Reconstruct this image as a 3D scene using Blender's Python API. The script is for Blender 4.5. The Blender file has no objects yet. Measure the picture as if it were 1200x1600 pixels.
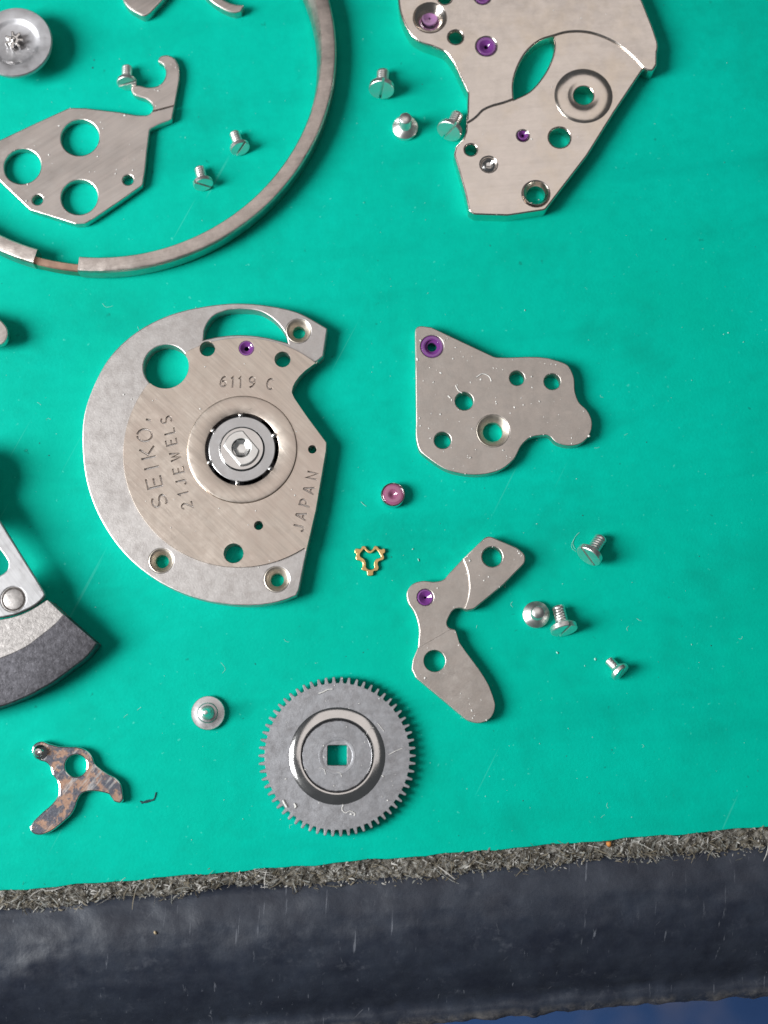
import bpy, bmesh, math, random
from mathutils import Vector, Matrix
random.seed(7)
sc = bpy.context.scene
COL = sc.collection
sc.unit_settings.system = 'METRIC'
sc.unit_settings.scale_length = 0.001          # one unit is one millimetre
PI = math.pi

# ------------------------------------------------------------------ camera
TILT = math.radians(10.0)
DIST = 110.0
FPX = 2198.0                                   # focal length in photo pixels (1200 x 1600)
CAM = Vector((0, -DIST*math.sin(TILT), DIST*math.cos(TILT)))
cd = bpy.data.cameras.new('camera')
cam = bpy.data.objects.new('camera', cd); COL.objects.link(cam)
cam.location = CAM
cam.rotation_euler = (TILT, 0, 0)
cd.sensor_fit = 'VERTICAL'; cd.sensor_height = 36.0
cd.lens = 36.0*FPX/1600.0
cd.clip_start = 1.0; cd.clip_end = 5000.0
cd.dof.use_dof = True
cd.dof.focus_distance = DIST - 0.6
cd.dof.aperture_fstop = cd.lens*1e-3/1.9       # lens opening about 1.9 mm wide
sc.camera = cam

# ------------------------------------------------------------------ light
w = bpy.data.worlds.new('World'); sc.world = w; w.use_nodes = True
bg = w.node_tree.nodes['Background']
bg.inputs[0].default_value = (0.86, 0.93, 1.0, 1)
bg.inputs[1].default_value = 0.075

def area(name, direction, dist, sx, sy, radiance, colour):
    l = bpy.data.lights.new(name, 'AREA'); l.shape = 'RECTANGLE'; l.size = sx; l.size_y = sy
    l.energy = radiance*PI*sx*sy; l.color = colour
    o = bpy.data.objects.new(name, l); COL.objects.link(o)
    d = Vector(direction).normalized(); o.location = d*dist
    o.rotation_euler = d.to_track_quat('Z', 'Y').to_euler()
    return o
az, el = math.radians(188), math.radians(37)
area('window_light', (math.cos(az)*math.cos(el), math.sin(az)*math.cos(el), math.sin(el)), 310, 126, 172, 24.5, (0.97, 0.99, 1.0))
area('ceiling_light', (0.02, 0.30, 1.0), 700, 560, 520, 0.74, (1.0, 0.93, 0.895))

sc.view_settings.view_transform = 'Standard'
sc.view_settings.look = 'None'
sc.view_settings.exposure = 0.0
sc.view_settings.gamma = 1.0
sc.view_settings.use_curve_mapping = False

# ------------------------------------------------------------------ photo pixel -> point on a horizontal plane of the bench
YC = Vector((0, math.cos(TILT), math.sin(TILT))); ZC = Vector((0, -math.sin(TILT), math.cos(TILT)))
def W(u, v, z=0.0):
    d = Vector((1, 0, 0))*((u-600)/FPX) + YC*((800-v)/FPX) - ZC
    t = (z-CAM.z)/d.z
    p = CAM + d*t
    return (p.x, p.y)
def S(u, v, z=0.0):                              # millimetres per photo pixel there
    p = Vector((*W(u, v, z), z))
    return (CAM-p).dot(ZC)/FPX

# ------------------------------------------------------------------ materials
def newmat(name):
    m = bpy.data.materials.new(name); m.use_nodes = True
    nt = m.node_tree; b = nt.nodes['Principled BSDF']
    return m, nt, b
def nd(nt, typ, **kw):
    n = nt.nodes.new(typ)
    for k, v in kw.items():
        if k.startswith('i_'): n.inputs[k[2:].replace('_', ' ')].default_value = v
        else: setattr(n, k, v)
    return n
def coords(nt, scale=(1, 1, 1), rot=(0, 0, 0), src='Object'):
    tc = nd(nt, 'ShaderNodeTexCoord'); mp = nd(nt, 'ShaderNodeMapping')
    mp.vector_type = 'TEXTURE'
    mp.inputs['Scale'].default_value = tuple(1.0/q for q in scale); mp.inputs['Rotation'].default_value = rot
    nt.links.new(tc.outputs[src], mp.inputs['Vector'])
    return mp.outputs['Vector']
def noise(nt, vec, scale, detail=4, rough=0.6):
    n = nd(nt, 'ShaderNodeTexNoise'); n.inputs['Scale'].default_value = scale
    n.inputs['Detail'].default_value = detail; n.inputs['Roughness'].default_value = rough
    nt.links.new(vec, n.inputs['Vector']); return n.outputs['Fac']
def ramp(nt, fac, stops):
    r = nd(nt, 'ShaderNodeValToRGB'); el_ = r.color_ramp.elements
    while len(el_) < len(stops): el_.new(0.5)
    for e, (p, c) in zip(el_, stops):
        e.position = p; e.color = (*c, 1) if len(c) == 3 else c
    nt.links.new(fac, r.inputs['Fac']); return r.outputs['Color']
def mixc(nt, fac, a, b, blend='MIX'):
    m = nd(nt, 'ShaderNodeMix', data_type='RGBA', blend_type=blend)
    for sock, val in ((m.inputs[0], fac), (m.inputs[6], a), (m.inputs[7], b)):
        if isinstance(val, (int, float)): sock.default_value = val
        elif isinstance(val, tuple): sock.default_value = (*val, 1) if len(val) == 3 else val
        else: nt.links.new(val, sock)
    return m.outputs[2]
def bumpn(nt, h, strength, dist, prev=None):
    b = nd(nt, 'ShaderNodeBump'); b.inputs['Strength'].default_value = strength
    b.inputs['Distance'].default_value = dist; nt.links.new(h, b.inputs['Height'])
    if prev is not None: nt.links.new(prev, b.inputs['Normal'])
    return b.outputs['Normal']
def g3(v): return (v, v, v)

def metal(name, colour, rough, brush=None, grain=0.25, stain=0.18, stain_col=None, frost=0.0, scratch=0.35, metallic=1.0, coarse=0.0, wave=0.0, tarnish=None):
    m, nt, b = newmat(name)
    v = coords(nt)
    b.inputs['Metallic'].default_value = metallic
    big = noise(nt, v, 0.45, 5, 0.62)
    fine = noise(nt, v, 9.0, 3, 0.7)
    dark = stain_col or tuple(c*(1-stain*1.6) for c in colour)
    c1 = mixc(nt, ramp(nt, big, [(0.38, g3(0)), (0.72, g3(1))]), colour, dark)
    c2 = mixc(nt, ramp(nt, fine, [(0.3, g3(0)), (0.7, g3(grain))]), c1, tuple(min(1, c*0.72) for c in colour))
    if brush is not None:
        vk = coords(nt, (0.12, 3.2, 1), (0, 0, brush))
        bk = noise(nt, vk, 1.0, 4, 0.7)
        c2 = mixc(nt, ramp(nt, bk, [(0.35, g3(0)), (0.62, g3(0.45*min(1.0, scratch+0.3)))]), c2, tuple(min(1, c*1.28) for c in colour))
        c2 = mixc(nt, ramp(nt, bk, [(0.30, g3(0.35*min(1.0, scratch+0.3))), (0.46, g3(0))]), c2, tuple(c*0.8 for c in colour))
    if tarnish:
        c2 = mixc(nt, ramp(nt, noise(nt, v, 0.28, 4, 0.6), [(0.48, g3(0)), (0.72, g3(0.75))]), c2, tarnish)
    if coarse:
        cg = noise(nt, v, 3.2, 4, 0.75)
        c2 = mixc(nt, ramp(nt, cg, [(0.38, g3(0)), (0.68, g3(coarse))]), c2, tuple(min(1, c*1.55) for c in colour))
        c2 = mixc(nt, ramp(nt, noise(nt, v, 2.4, 4, 0.7), [(0.42, g3(0)), (0.7, g3(coarse))]), c2, tuple(c*0.55 for c in colour))
    nt.links.new(c2, b.inputs['Base Color'])
    r = ramp(nt, noise(nt, v, 1.3, 5, 0.65), [(0.3, g3(rough*0.8)), (0.75, g3(min(1, rough*1.3)))])
    nt.links.new(r, b.inputs['Roughness'])
    n = bumpn(nt, noise(nt, v, 7.0, 3, 0.65), 0.06+0.5*frost, 0.03)
    if brush is not None:
        vb = coords(nt, (0.25, 5.5, 1), (0, 0, brush))
        n = bumpn(nt, noise(nt, vb, 1.0, 3, 0.65), 0.35*max(scratch, 0.05), 0.02, n)
    if wave: n = bumpn(nt, noise(nt, v, 0.22, 2, 0.5), wave, 0.9, n)
    if coarse: n = bumpn(nt, noise(nt, v, 3.0, 4, 0.7), 0.5*coarse, 0.08, n)
    # handling scratches: thin wandering lines in two directions
    for ang in (0.5, -0.9):
        vs = coords(nt, (0.25, 3.5, 1), (0, 0, ang))
        h = ramp(nt, noise(nt, vs, 1.0, 2, 0.5), [(0.0, g3(0)), (0.69, g3(0)), (0.73, g3(1))])
        n = bumpn(nt, h, 0.10*max(scratch, 0.1), 0.02, n)
    nt.links.new(n, b.inputs['Normal'])
    return m

M = {}
M['nickel']   = metal('nickel_plate', (0.66, 0.60, 0.56), 0.33, brush=0.6, stain=0.06, wave=0.2, scratch=0.4)
M['beige']    = metal('beige_nickel', (0.66, 0.575, 0.50), 0.35, brush=-0.75, stain=0.08, scratch=1.2, wave=0.2, tarnish=(0.64, 0.535, 0.465))
M['frosted']  = metal('frosted_nickel', (0.60, 0.565, 0.545), 0.45, frost=0.45, stain=0.05, grain=0.3, coarse=0.12)
M['bright']   = metal('bright_nickel', (0.80, 0.725, 0.665), 0.20, brush=0.08, stain=0.06, grain=0.08, scratch=-0.05, wave=0.10, tarnish=(0.78, 0.68, 0.57))
M['matte']    = metal('matte_nickel', (0.60, 0.545, 0.50), 0.40, frost=0.3, stain=0.06, grain=0.3, wave=0.2, coarse=0.10)
M['steel']    = metal('polished_steel', (0.82, 0.80, 0.78), 0.14, grain=0.08, stain=0.10, scratch=0.15)
M['screw']    = metal('screw_steel', (0.93, 0.91, 0.88), 0.36, grain=0.12, stain=0.12, scratch=0.3, wave=0.3)
M['grey']     = metal('grey_steel', (0.455, 0.455, 0.475), 0.46, frost=0.25, stain=0.14, grain=0.35, coarse=0.25)
M['race']     = metal('race_steel', (0.62, 0.61, 0.61), 0.36, stain=0.08, grain=0.15)
M['ring']     = metal('ring_steel', (0.62, 0.545, 0.50), 0.34, brush=0.2, stain=0.25, grain=0.3, coarse=0.2, wave=0.3)
M['wheel']    = metal('pale_wheel_steel', (0.58, 0.57, 0.585), 0.5, frost=0.3, stain=0.08, grain=0.15)
M['shaded_weight'] = metal('shaded_frosted_weight', (0.155, 0.15, 0.165), 0.55, frost=0.8, stain=0.3, grain=0.5, coarse=0.8)  # slope facing away from the window: its shade is in this colour
M['weight']   = metal('pale_frosted_weight', (0.40, 0.375, 0.36), 0.5, frost=0.6, stain=0.15, grain=0.4, coarse=0.6)
M['rotor']    = metal('brushed_rotor_steel', (0.46, 0.455, 0.46), 0.46, brush=-0.9, stain=0.12, grain=0.25, scratch=0.9)
M['gold']     = metal('gold_spring', (0.85, 0.58, 0.25), 0.35, stain=0.15, grain=0.15)
M['copper']   = metal('coppery_band', (0.62, 0.40, 0.30), 0.38, stain=0.3, grain=0.2)
M['black']    = metal('black_groove', (0.06, 0.06, 0.065), 0.5, stain=0.2)  # near-black metal for the race floor and the wheel's groove
M['cup']      = metal('cup_nickel', (0.78, 0.70, 0.60), 0.42, stain=0.15, grain=0.15)

def jewel_mat(name, col, tr):
    m, nt, b = newmat(name)
    b.inputs['Base Color'].default_value = (*col, 1)
    b.inputs['Roughness'].default_value = 0.06
    b.inputs['IOR'].default_value = 1.76
    b.inputs['Transmission Weight'].default_value = tr
    b.inputs['Coat Weight'].default_value = 0.4
    v = coords(nt)
    n = bumpn(nt, noise(nt, v, 5.0, 3, 0.6), 0.25, 0.03); nt.links.new(n, b.inputs['Normal'])
    return m
M['ruby']   = jewel_mat('purple_ruby', (0.20, 0.045, 0.26), 0.15)
M['pink']   = jewel_mat('pink_ruby', (0.50, 0.16, 0.30), 0.35)
M['mauve']  = jewel_mat('mauve_ruby', (0.40, 0.19, 0.40), 0.1)

def corroded():
    m, nt, b = newmat('corroded_steel')
    v = coords(nt)
    warp = nd(nt, 'ShaderNodeTexNoise'); warp.inputs['Scale'].default_value = 2.2; warp.inputs['Detail'].default_value = 4
    nt.links.new(v, warp.inputs['Vector'])
    vm = nd(nt, 'ShaderNodeVectorMath', operation='MULTIPLY_ADD'); vm.inputs[1].default_value = (0.55, 0.55, 0.55)
    nt.links.new(warp.outputs['Color'], vm.inputs[0]); nt.links.new(v, vm.inputs[2])
    f = noise(nt, vm.outputs[0], 1.15, 6, 0.66)
    fine = noise(nt, v, 6, 4, 0.7)
    mask = ramp(nt, f, [(0.46, g3(0)), (0.50, g3(0.8)), (0.56, g3(1))])
    cop = mixc(nt, fine, (0.20, 0.10, 0.065), (0.42, 0.28, 0.205))
    drk = mixc(nt, fine, (0.035, 0.04, 0.058), (0.17, 0.175, 0.205))
    c = mixc(nt, mask, cop, drk)
    vs = coords(nt, (0.5, 4.0, 1), (0, 0, 0.9))
    bare = ramp(nt, noise(nt, vs, 0.8, 4, 0.65), [(0.55, g3(0)), (0.66, g3(0.75))])
    c = mixc(nt, bare, c, (0.40, 0.385, 0.375))
    nt.links.new(c, b.inputs['Base Color'])
    b.inputs['Metallic'].default_value = 0.6
    nt.links.new(ramp(nt, mask, [(0, g3(0.52)), (1, g3(0.36))]), b.inputs['Roughness'])
    n = bumpn(nt, f, 0.35, 0.08); n = bumpn(nt, fine, 0.3, 0.03, n)
    nt.links.new(n, b.inputs['Normal'])
    return m
M['corroded'] = corroded()

def mat_green():
    m, nt, b = newmat('green_mat')
    v = coords(nt)
    big = noise(nt, v, 0.045, 5, 0.6)
    base = mixc(nt, ramp(nt, big, [(0.35, g3(0)), (0.7, g3(1))]), (0.0, 0.50, 0.375), (0.0, 0.44, 0.305))
    mot = noise(nt, v, 0.9, 5, 0.7)
    base = mixc(nt, ramp(nt, mot, [(0.35, g3(0)), (0.75, g3(0.5))]), base, (0.0, 0.37, 0.275))
    # rubbed-in grime streaks
    vs = coords(nt, (0.03, 0.22, 1), (0, 0, 0.12))
    st = ramp(nt, noise(nt, vs, 1.0, 4, 0.6), [(0.52, g3(0)), (0.78, g3(0.5))])
    base = mixc(nt, st, base, (0.0, 0.33, 0.25))
    gr = ramp(nt, noise(nt, v, 0.11, 5, 0.68), [(0.52, g3(0)), (0.70, g3(0.38))])
    base = mixc(nt, gr, base, (0.002, 0.27, 0.195))
    vc = coords(nt, (0.05, 2.2, 1), (0, 0, 1.1))
    base = mixc(nt, ramp(nt, noise(nt, vc, 0.8, 2, 0.5), [(0.715, g3(0)), (0.74, g3(0.22))]), base, (0.10, 0.62, 0.50))
    # pale scuff flecks
    fl = ramp(nt, noise(nt, v, 2.6, 2, 0.5), [(0.71, g3(0)), (0.76, g3(0.55))])
    base = mixc(nt, fl, base, (0.07, 0.60, 0.47))
    dk = ramp(nt, noise(nt, v, 1.15, 2, 0.5), [(0.0, g3(0.6)), (0.235, g3(0.5)), (0.27, g3(0))])
    base = mixc(nt, dk, base, (0.004, 0.19, 0.14))
    nt.links.new(base, b.inputs['Base Color'])
    nt.links.new(ramp(nt, mot, [(0.3, g3(0.52)), (0.8, g3(0.68))]), b.inputs['Roughness'])
    b.inputs['Specular IOR Level'].default_value = 0.05
    n = bumpn(nt, noise(nt, v, 4.0, 4, 0.7), 0.35, 0.06)
    vs2 = coords(nt, (0.08, 3.2, 1), (0, 0, 0.35))
    sc_ = ramp(nt, noise(nt, vs2, 0.8, 2, 0.5), [(0.70, g3(0)), (0.73, g3(1))])
    n = bumpn(nt, sc_, 0.15, 0.03, n)
    nt.links.new(n, b.inputs['Normal'])
    return m
M['mat'] = mat_green()

def mat_edge():
    m, nt, b = newmat('worn_black_edge')
    v = coords(nt)
    c = mixc(nt, ramp(nt, noise(nt, v, 0.3, 6, 0.65), [(0.35, g3(0)), (0.7, g3(1))]), (0.012, 0.0155, 0.027), (0.027, 0.034, 0.05))
    # rubbed, greyed patches with ragged outlines
    wp = noise(nt, v, 0.16, 4, 0.6)
    d = ramp(nt, noise(nt, v, 0.75, 7, 0.72), [(0.56, g3(0)), (0.70, g3(0.6))])
    c = mixc(nt, mixc(nt, ramp(nt, wp, [(0.42, g3(0)), (0.62, g3(1))]), g3(0), d), c, (0.085, 0.092, 0.112))
    # a few scratches, mostly across the edge
    for ang, thr, col in ((1.52, 0.675, (0.17, 0.18, 0.21)), (0.8, 0.715, (0.15, 0.155, 0.18)), (1.85, 0.73, (0.16, 0.165, 0.18))):
        vs = coords(nt, (0.16, 3.4, 1), (0, 0, ang))
        s_ = ramp(nt, noise(nt, vs, 0.9, 4, 0.6), [(thr-0.01, g3(0)), (thr+0.05, g3(0.75))])
        c = mixc(nt, s_, c, col)
    # pale crumbling rubber along the lowest rim
    tc = nd(nt, 'ShaderNodeTexCoord'); dp = nd(nt, 'ShaderNodeVectorMath', operation='DOT_PRODUCT')
    dp.inputs[1].default_value = (N.x, N.y, 0); nt.links.new(tc.outputs['Object'], dp.inputs[0])
    sub = nd(nt, 'ShaderNodeMath', operation='SUBTRACT'); sub.inputs[1].default_value = O.dot(N)+12.15
    nt.links.new(dp.outputs['Value'], sub.inputs[0])
    mul = nd(nt, 'ShaderNodeMath', operation='MULTIPLY'); nt.links.new(sub.outputs[0], mul.inputs[0])
    nt.links.new(ramp(nt, noise(nt, v, 0.5, 6, 0.75), [(0.42, g3(0)), (0.66, g3(1))]), mul.inputs[1]); mul.use_clamp = True
    c = mixc(nt, mul.outputs[0], c, (0.22, 0.20, 0.18))
    nt.links.new(c, b.inputs['Base Color'])
    nt.links.new(ramp(nt, noise(nt, v, 0.9, 6, 0.7), [(0.3, g3(0.36)), (0.75, g3(0.62))]), b.inputs['Roughness'])
    b.inputs['Specular IOR Level'].default_value = 0.55
    n = bumpn(nt, noise(nt, v, 0.4, 5, 0.6), 0.15, 0.5)
    n = bumpn(nt, noise(nt, v, 2.4, 4, 0.7), 0.22, 0.08, n)
    nt.links.new(n, b.inputs['Normal'])
    return m

def simple(name, cols, scale, rough=0.8, bump=0.4):
    m, nt, b = newmat(name); v = coords(nt)
    f = noise(nt, v, scale, 5, 0.65)
    nt.links.new(ramp(nt, f, [(0.3+0.4*i/(len(cols)-1), c) for i, c in enumerate(cols)]), b.inputs['Base Color'])
    b.inputs['Roughness'].default_value = rough
    nt.links.new(bumpn(nt, noise(nt, v, scale*3, 4, 0.6), bump, 0.1), b.inputs['Normal'])
    return m
M['lip']   = simple('scuffed_grey_lip', [(0.018, 0.02, 0.026), (0.05, 0.05, 0.05), (0.14, 0.13, 0.115)], 0.45, 0.6)
def chip_mat():
    m, nt, b = newmat('matted_board_fibre')
    v = coords(nt)
    f1 = noise(nt, v, 1.1, 6, 0.72)
    c = ramp(nt, f1, [(0.30, (0.020, 0.018, 0.016)), (0.46, (0.085, 0.075, 0.06)), (0.60, (0.18, 0.165, 0.14)), (0.76, (0.40, 0.38, 0.35))])
    for ang in (0.5, -0.45, 1.3):
        vs = coords(nt, (0.5, 4.5, 1), (0, 0, ang))
        c = mixc(nt, ramp(nt, noise(nt, vs, 1.0, 3, 0.6), [(0.60, g3(0)), (0.68, g3(0.7))]), c, (0.46, 0.45, 0.42))
        vs = coords(nt, (0.7, 4.0, 1), (0, 0, ang+0.7))
        c = mixc(nt, ramp(nt, noise(nt, vs, 1.0, 3, 0.6), [(0.62, g3(0)), (0.70, g3(0.7))]), c, (0.05, 0.044, 0.038))
    nt.links.new(c, b.inputs['Base Color']); b.inputs['Roughness'].default_value = 0.9
    nt.links.new(bumpn(nt, noise(nt, v, 4.0, 5, 0.7), 0.8, 0.15), b.inputs['Normal'])
    return m
M['chip'] = chip_mat()
M['fibre_a'] = simple('pale_fibre', [(0.30, 0.285, 0.255), (0.50, 0.48, 0.45)], 0.8, 0.8)
M['fibre_b'] = simple('brown_fibre', [(0.10, 0.083, 0.055), (0.22, 0.19, 0.14)], 0.8, 0.85)
M['fibre_c'] = simple('grey_fibre', [(0.12, 0.12, 0.105), (0.26, 0.26, 0.24)], 0.8, 0.85)
M['dust']  = simple('white_dust', [(0.55, 0.53, 0.50), (0.8, 0.78, 0.74)], 3.0, 0.7)
M['lint']  = simple('pale_mint_lint', [(0.18, 0.60, 0.50), (0.45, 0.75, 0.68)], 3.0, 0.7)
M['grit']  = simple('dark_grit', [(0.01, 0.05, 0.055), (0.02, 0.09, 0.10)], 3.0, 0.8)
M['tan'] = simple('tan_crumb', [(0.35, 0.26, 0.15), (0.5, 0.4, 0.26)], 3.0, 0.8)
M['orange'] = simple('orange_crumb', [(0.5, 0.17, 0.03), (0.6, 0.25, 0.06)], 3.0, 0.7)
M['cloth'] = simple('blue_cloth', [(0.026, 0.085, 0.27), (0.045, 0.115, 0.31), (0.32, 0.29, 0.36)], 0.016, 0.9)

# ------------------------------------------------------------------ mesh helpers
def finish(bm, name, mat, parent=None, loc=(0, 0, 0), ang=32, caps=()):
    bmesh.ops.recalc_face_normals(bm, faces=bm.faces[:])
    lim = math.radians(ang)
    for f in bm.faces: f.smooth = True
    for e in bm.edges:
        if len(e.link_faces) == 2 and e.calc_face_angle(0) > lim: e.smooth = False
    for f in caps:
        f.smooth = False
        for e in f.edges:
            if any(g_ not in caps for g_ in e.link_faces): e.smooth = False
    me = bpy.data.meshes.new(name); bm.to_mesh(me); bm.free()
    for m_ in (mat if isinstance(mat, (list, tuple)) else [mat]): me.materials.append(m_)
    o = bpy.data.objects.new(name, me); COL.objects.link(o)
    o.location = loc
    if parent: o.parent = parent
    return o

def thing(name, label, cat, loc, group=None):
    o = bpy.data.objects.new(name, None); COL.objects.link(o)
    o.empty_display_size = 1.0; o.location = loc
    o['label'] = label; o['category'] = cat
    if group: o['group'] = group
    return o
def tag(o, label=None, cat=None, group=None, kind=None):
    if label: o['label'] = label
    if cat: o['category'] = cat
    if group: o['group'] = group
    if kind: o['kind'] = kind
    return o

def circ(u, v, r, z, n=None):                     # circle given by photo centre and radius, as loop on plane z
    x, y = W(u, v, z); rr = r*S(u, v, z)
    n = n or max(16, min(96, int(rr*26)))
    return [(x+rr*math.cos(2*PI*i/n), y+rr*math.sin(2*PI*i/n)) for i in range(n)]

def loop(pts, z, sub=6):
    """photo outline -> world loop: (u,v) runs smooth, (u,v,r) is a corner rounded by r pixels"""
    n = len(pts); P = [Vector(W(p[0], p[1], z)) for p in pts]
    hard = [len(p) > 2 for p in pts]
    segs = []                                     # entry and exit of each vertex
    for i in range(n):
        if hard[i] and pts[i][2] > 0:
            a, b, c = P[i-1], P[i], P[(i+1) % n]
            r = pts[i][2]*S(pts[i][0], pts[i][1], z)
            d1 = (a-b); d2 = (c-b); l1, l2 = d1.length, d2.length; d1.normalize(); d2.normalize()
            th = d1.angle(d2); t = min(r/math.tan(max(th/2, 0.05)), 0.48*l1, 0.48*l2)
            p1, p2 = b+d1*t, b+d2*t
            arc = []
            k = 7
            for j in range(k+1):
                s_ = j/k
                q = p1*(1-s_)**2 + b*2*s_*(1-s_) + p2*s_**2
                # blend of quadratic and circle is close enough at this size
                arc.append(q)
            segs.append(arc)
        else: segs.append([P[i]])
    out = []
    for i in range(n):
        j = (i+1) % n
        out += segs[i]
        a, b = segs[i][-1], segs[j][0]
        if hard[i] and hard[j]: continue
        def tan(k, pk, nk):
            v1, v2 = P[k]-pk, nk-P[k]; l1, l2 = max(v1.length, 1e-6), max(v2.length, 1e-6)
            return (v1/l1*l2/(l1+l2) + v2/l2*l1/(l1+l2))
        L = (b-a).length
        ta = (b-a).normalized() if hard[i] else tan(i, segs[i-1][-1], b)
        tb = (b-a).normalized() if hard[j] else tan(j, a, segs[(j+1) % n][0])
        for k in range(1, sub):
            s_ = k/sub
            h00 = 2*s_**3-3*s_**2+1; h10 = s_**3-2*s_**2+s_; h01 = -2*s_**3+3*s_**2; h11 = s_**3-s_**2
            out.append(a*h00 + ta*(L*h10) + b*h01 + tb*(L*h11))
    res = []
    for q in out:
        if not res or (Vector(res[-1])-q).length > 0.012: res.append((q.x, q.y))
    if (Vector(res[0])-Vector(res[-1])).length < 0.012: res.pop()
    return res

TOPS = []                                         # surfaces dust can settle on
def inside(p, lp):
    x, y = p; c = False; j = len(lp)-1
    for i in range(len(lp)):
        xi, yi = lp[i]; xj, yj = lp[j]
        if (yi > y) != (yj > y) and x < (xj-xi)*(y-yi)/(yj-yi)+xi: c = not c
        j = i
    return c

from mathutils.geometry import delaunay_2d_cdt
def clean(lp):
    r = []
    for p in lp:
        if not r or math.hypot(p[0]-r[-1][0], p[1]-r[-1][1]) > 0.004: r.append(p)
    if math.hypot(r[0][0]-r[-1][0], r[0][1]-r[-1][1]) < 0.004: r.pop()
    return r
def area2(lp): return sum(lp[i-1][0]*lp[i][1]-lp[i][0]*lp[i-1][1] for i in range(len(lp)))
def sheet(name, outer, holes, z0, z1, mat, parent, bevel=0.06, res=2, dusty=0, edge=None):
    """flat part cut from sheet: outline and holes (world loops), from z0 to z1, top edges broken"""
    base = Vector(parent.location) if parent else Vector((0, 0, 0))
    h = z1-z0; bv = min(bevel, h*0.92)
    loops = []
    for k, lp in enumerate([outer]+list(holes)):
        lp = clean(lp)
        if (area2(lp) > 0) != (k == 0): lp = lp[::-1]      # material always on the left
        loops.append(lp)
    levels = [(0.0, z0), (0.0, z1-bv)]
    for i in range(1, res+1):
        t = i/res*PI/2; levels.append((bv*(1-math.cos(t)), z1-bv+bv*math.sin(t)))
    bm = bmesh.new(); tops = []; bots = []; ranges = []
    for lp in loops:
        n = len(lp); nr = []
        for i in range(n):
            p0, p1, p2 = Vector(lp[i-1]), Vector(lp[i]), Vector(lp[(i+1) % n])
            d1 = (p1-p0).normalized(); d2 = (p2-p1).normalized()
            n1 = Vector((-d1.y, d1.x)); n2 = Vector((-d2.y, d2.x)); m_ = n1+n2
            m_ = m_.normalized() if m_.length > 1e-4 else n1
            nr.append(m_/max(0.55, m_.dot(n1)))
        rows = []
        for off, z in levels:
            rows.append([bm.verts.new((p[0]+q.x*off-base.x, p[1]+q.y*off-base.y, z-base.z)) for p, q in zip(lp, nr)])
        for a, b in zip(rows, rows[1:]):
            for i in range(n):
                j = (i+1) % n; bm.faces.new((a[i], a[j], b[j], b[i]))
        st = len(tops); tops += rows[-1]; bots += rows[0]; ranges.append((st, n))
    co = [Vector((v.co.x, v.co.y)) for v in tops]
    edges = [(st+i, st+(i+1) % n) for st, n in ranges for i in range(n)]
    vo, eo, fo, ov, oe, of = delaunay_2d_cdt(co, edges, [], 0, 1e-6)
    # a face is material when its middle lies in the outline and in no hole
    tl = [[(co[st+i].x, co[st+i].y) for i in range(n)] for st, n in ranges]
    bbx = [(min(p[0] for p in l), max(p[0] for p in l), min(p[1] for p in l), max(p[1] for p in l)) for l in tl]
    extra_t, extra_b = {}, {}; caps = set()
    def vt(i, top):
        if ov[i]: return (tops if top else bots)[ov[i][0]]
        d = extra_t if top else extra_b
        if i not in d: d[i] = bm.verts.new((vo[i].x, vo[i].y, (z1 if top else z0)-base.z))
        return d[i]
    for f in fo:
        c = sum((vo[i] for i in f), Vector((0, 0)))/len(f); q = (c.x, c.y)
        if not inside(q, tl[0]): continue
        if any(b_[0] <= q[0] <= b_[1] and b_[2] <= q[1] <= b_[3] and inside(q, l) for l, b_ in zip(tl[1:], bbx[1:])): continue
        for top in (True, False):
            try: caps.add(bm.faces.new([vt(i, top) for i in (f if top else f[::-1])]))
            except ValueError: pass
    if edge:
        for f in bm.faces: f.material_index = 0 if f in caps else 1
        mat = [mat, edge]
    o = finish(bm, name, mat, parent, ang=28, caps=caps)
    if dusty: TOPS.append((outer, holes, z1, dusty))
    return o

def lathe(name, prof, x, y, mat, parent, segs=64, ang=30, cap=False):
    """turned part: profile of (radius, height) about a vertical axis through x, y"""
    base = Vector(parent.location) if parent else Vector((0, 0, 0))
    bm = bmesh.new(); rings = []
    for r, z in prof:
        if r < 1e-5: rings.append([bm.verts.new((x-base.x, y-base.y, z-base.z))])
        else: rings.append([bm.verts.new((x-base.x+r*math.cos(2*PI*i/segs), y-base.y+r*math.sin(2*PI*i/segs), z-base.z)) for i in range(segs)])
    for a, b in zip(rings, rings[1:]):
        for i in range(segs):
            j = (i+1) % segs
            if len(a) == 1 and len(b) == 1: continue
            if len(a) == 1: bm.faces.new((a[0], b[i], b[j]))
            elif len(b) == 1: bm.faces.new((a[i], a[j], b[0]))
            else: bm.faces.new((a[i], a[j], b[j], b[i]))
    return finish(bm, name, mat, parent, ang=ang)

def countersink(parent, u, v, ro, ri, zt, zb, mat, depth=0.35, name='countersink', du=0, dv=0):
    """funnel seat let into a hole of radius ro: rim, cone, then a straight bore"""
    x, y = W(u, v, zt); k = S(u, v, zt); R, r = ro*k, ri*k
    d = min(depth, (zt-zb)*0.6)
    return lathe(name, [(R+0.03, zb+0.02), (R+0.03, zt-0.012), (R-0.02, zt+0.004), (R-0.07, zt-0.02), ((R+r)/2, zt-d*0.45), (r+0.03, zt-d), (r, zt-d-0.04), (r, zb+0.02), (R+0.03, zb+0.02)], x, y, mat, parent, 40)

def jewel(parent, u, v, r, zt, mat, hole=0.3, dome=True, z0=None):
    x, y = W(u, v, zt); k = S(u, v, zt); R = r*k; h = R*hole
    z0 = zt-0.5 if z0 is None else z0
    prof = [(h, z0), (R, z0), (R, zt-0.06), (R*0.93, zt), (R*0.8, zt+0.01), (R*0.62, zt-0.05), (h*1.5, zt-0.16), (h, zt-0.22), (h, z0)]
    return lathe('jewel', prof, x, y, mat, parent, 36)

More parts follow.
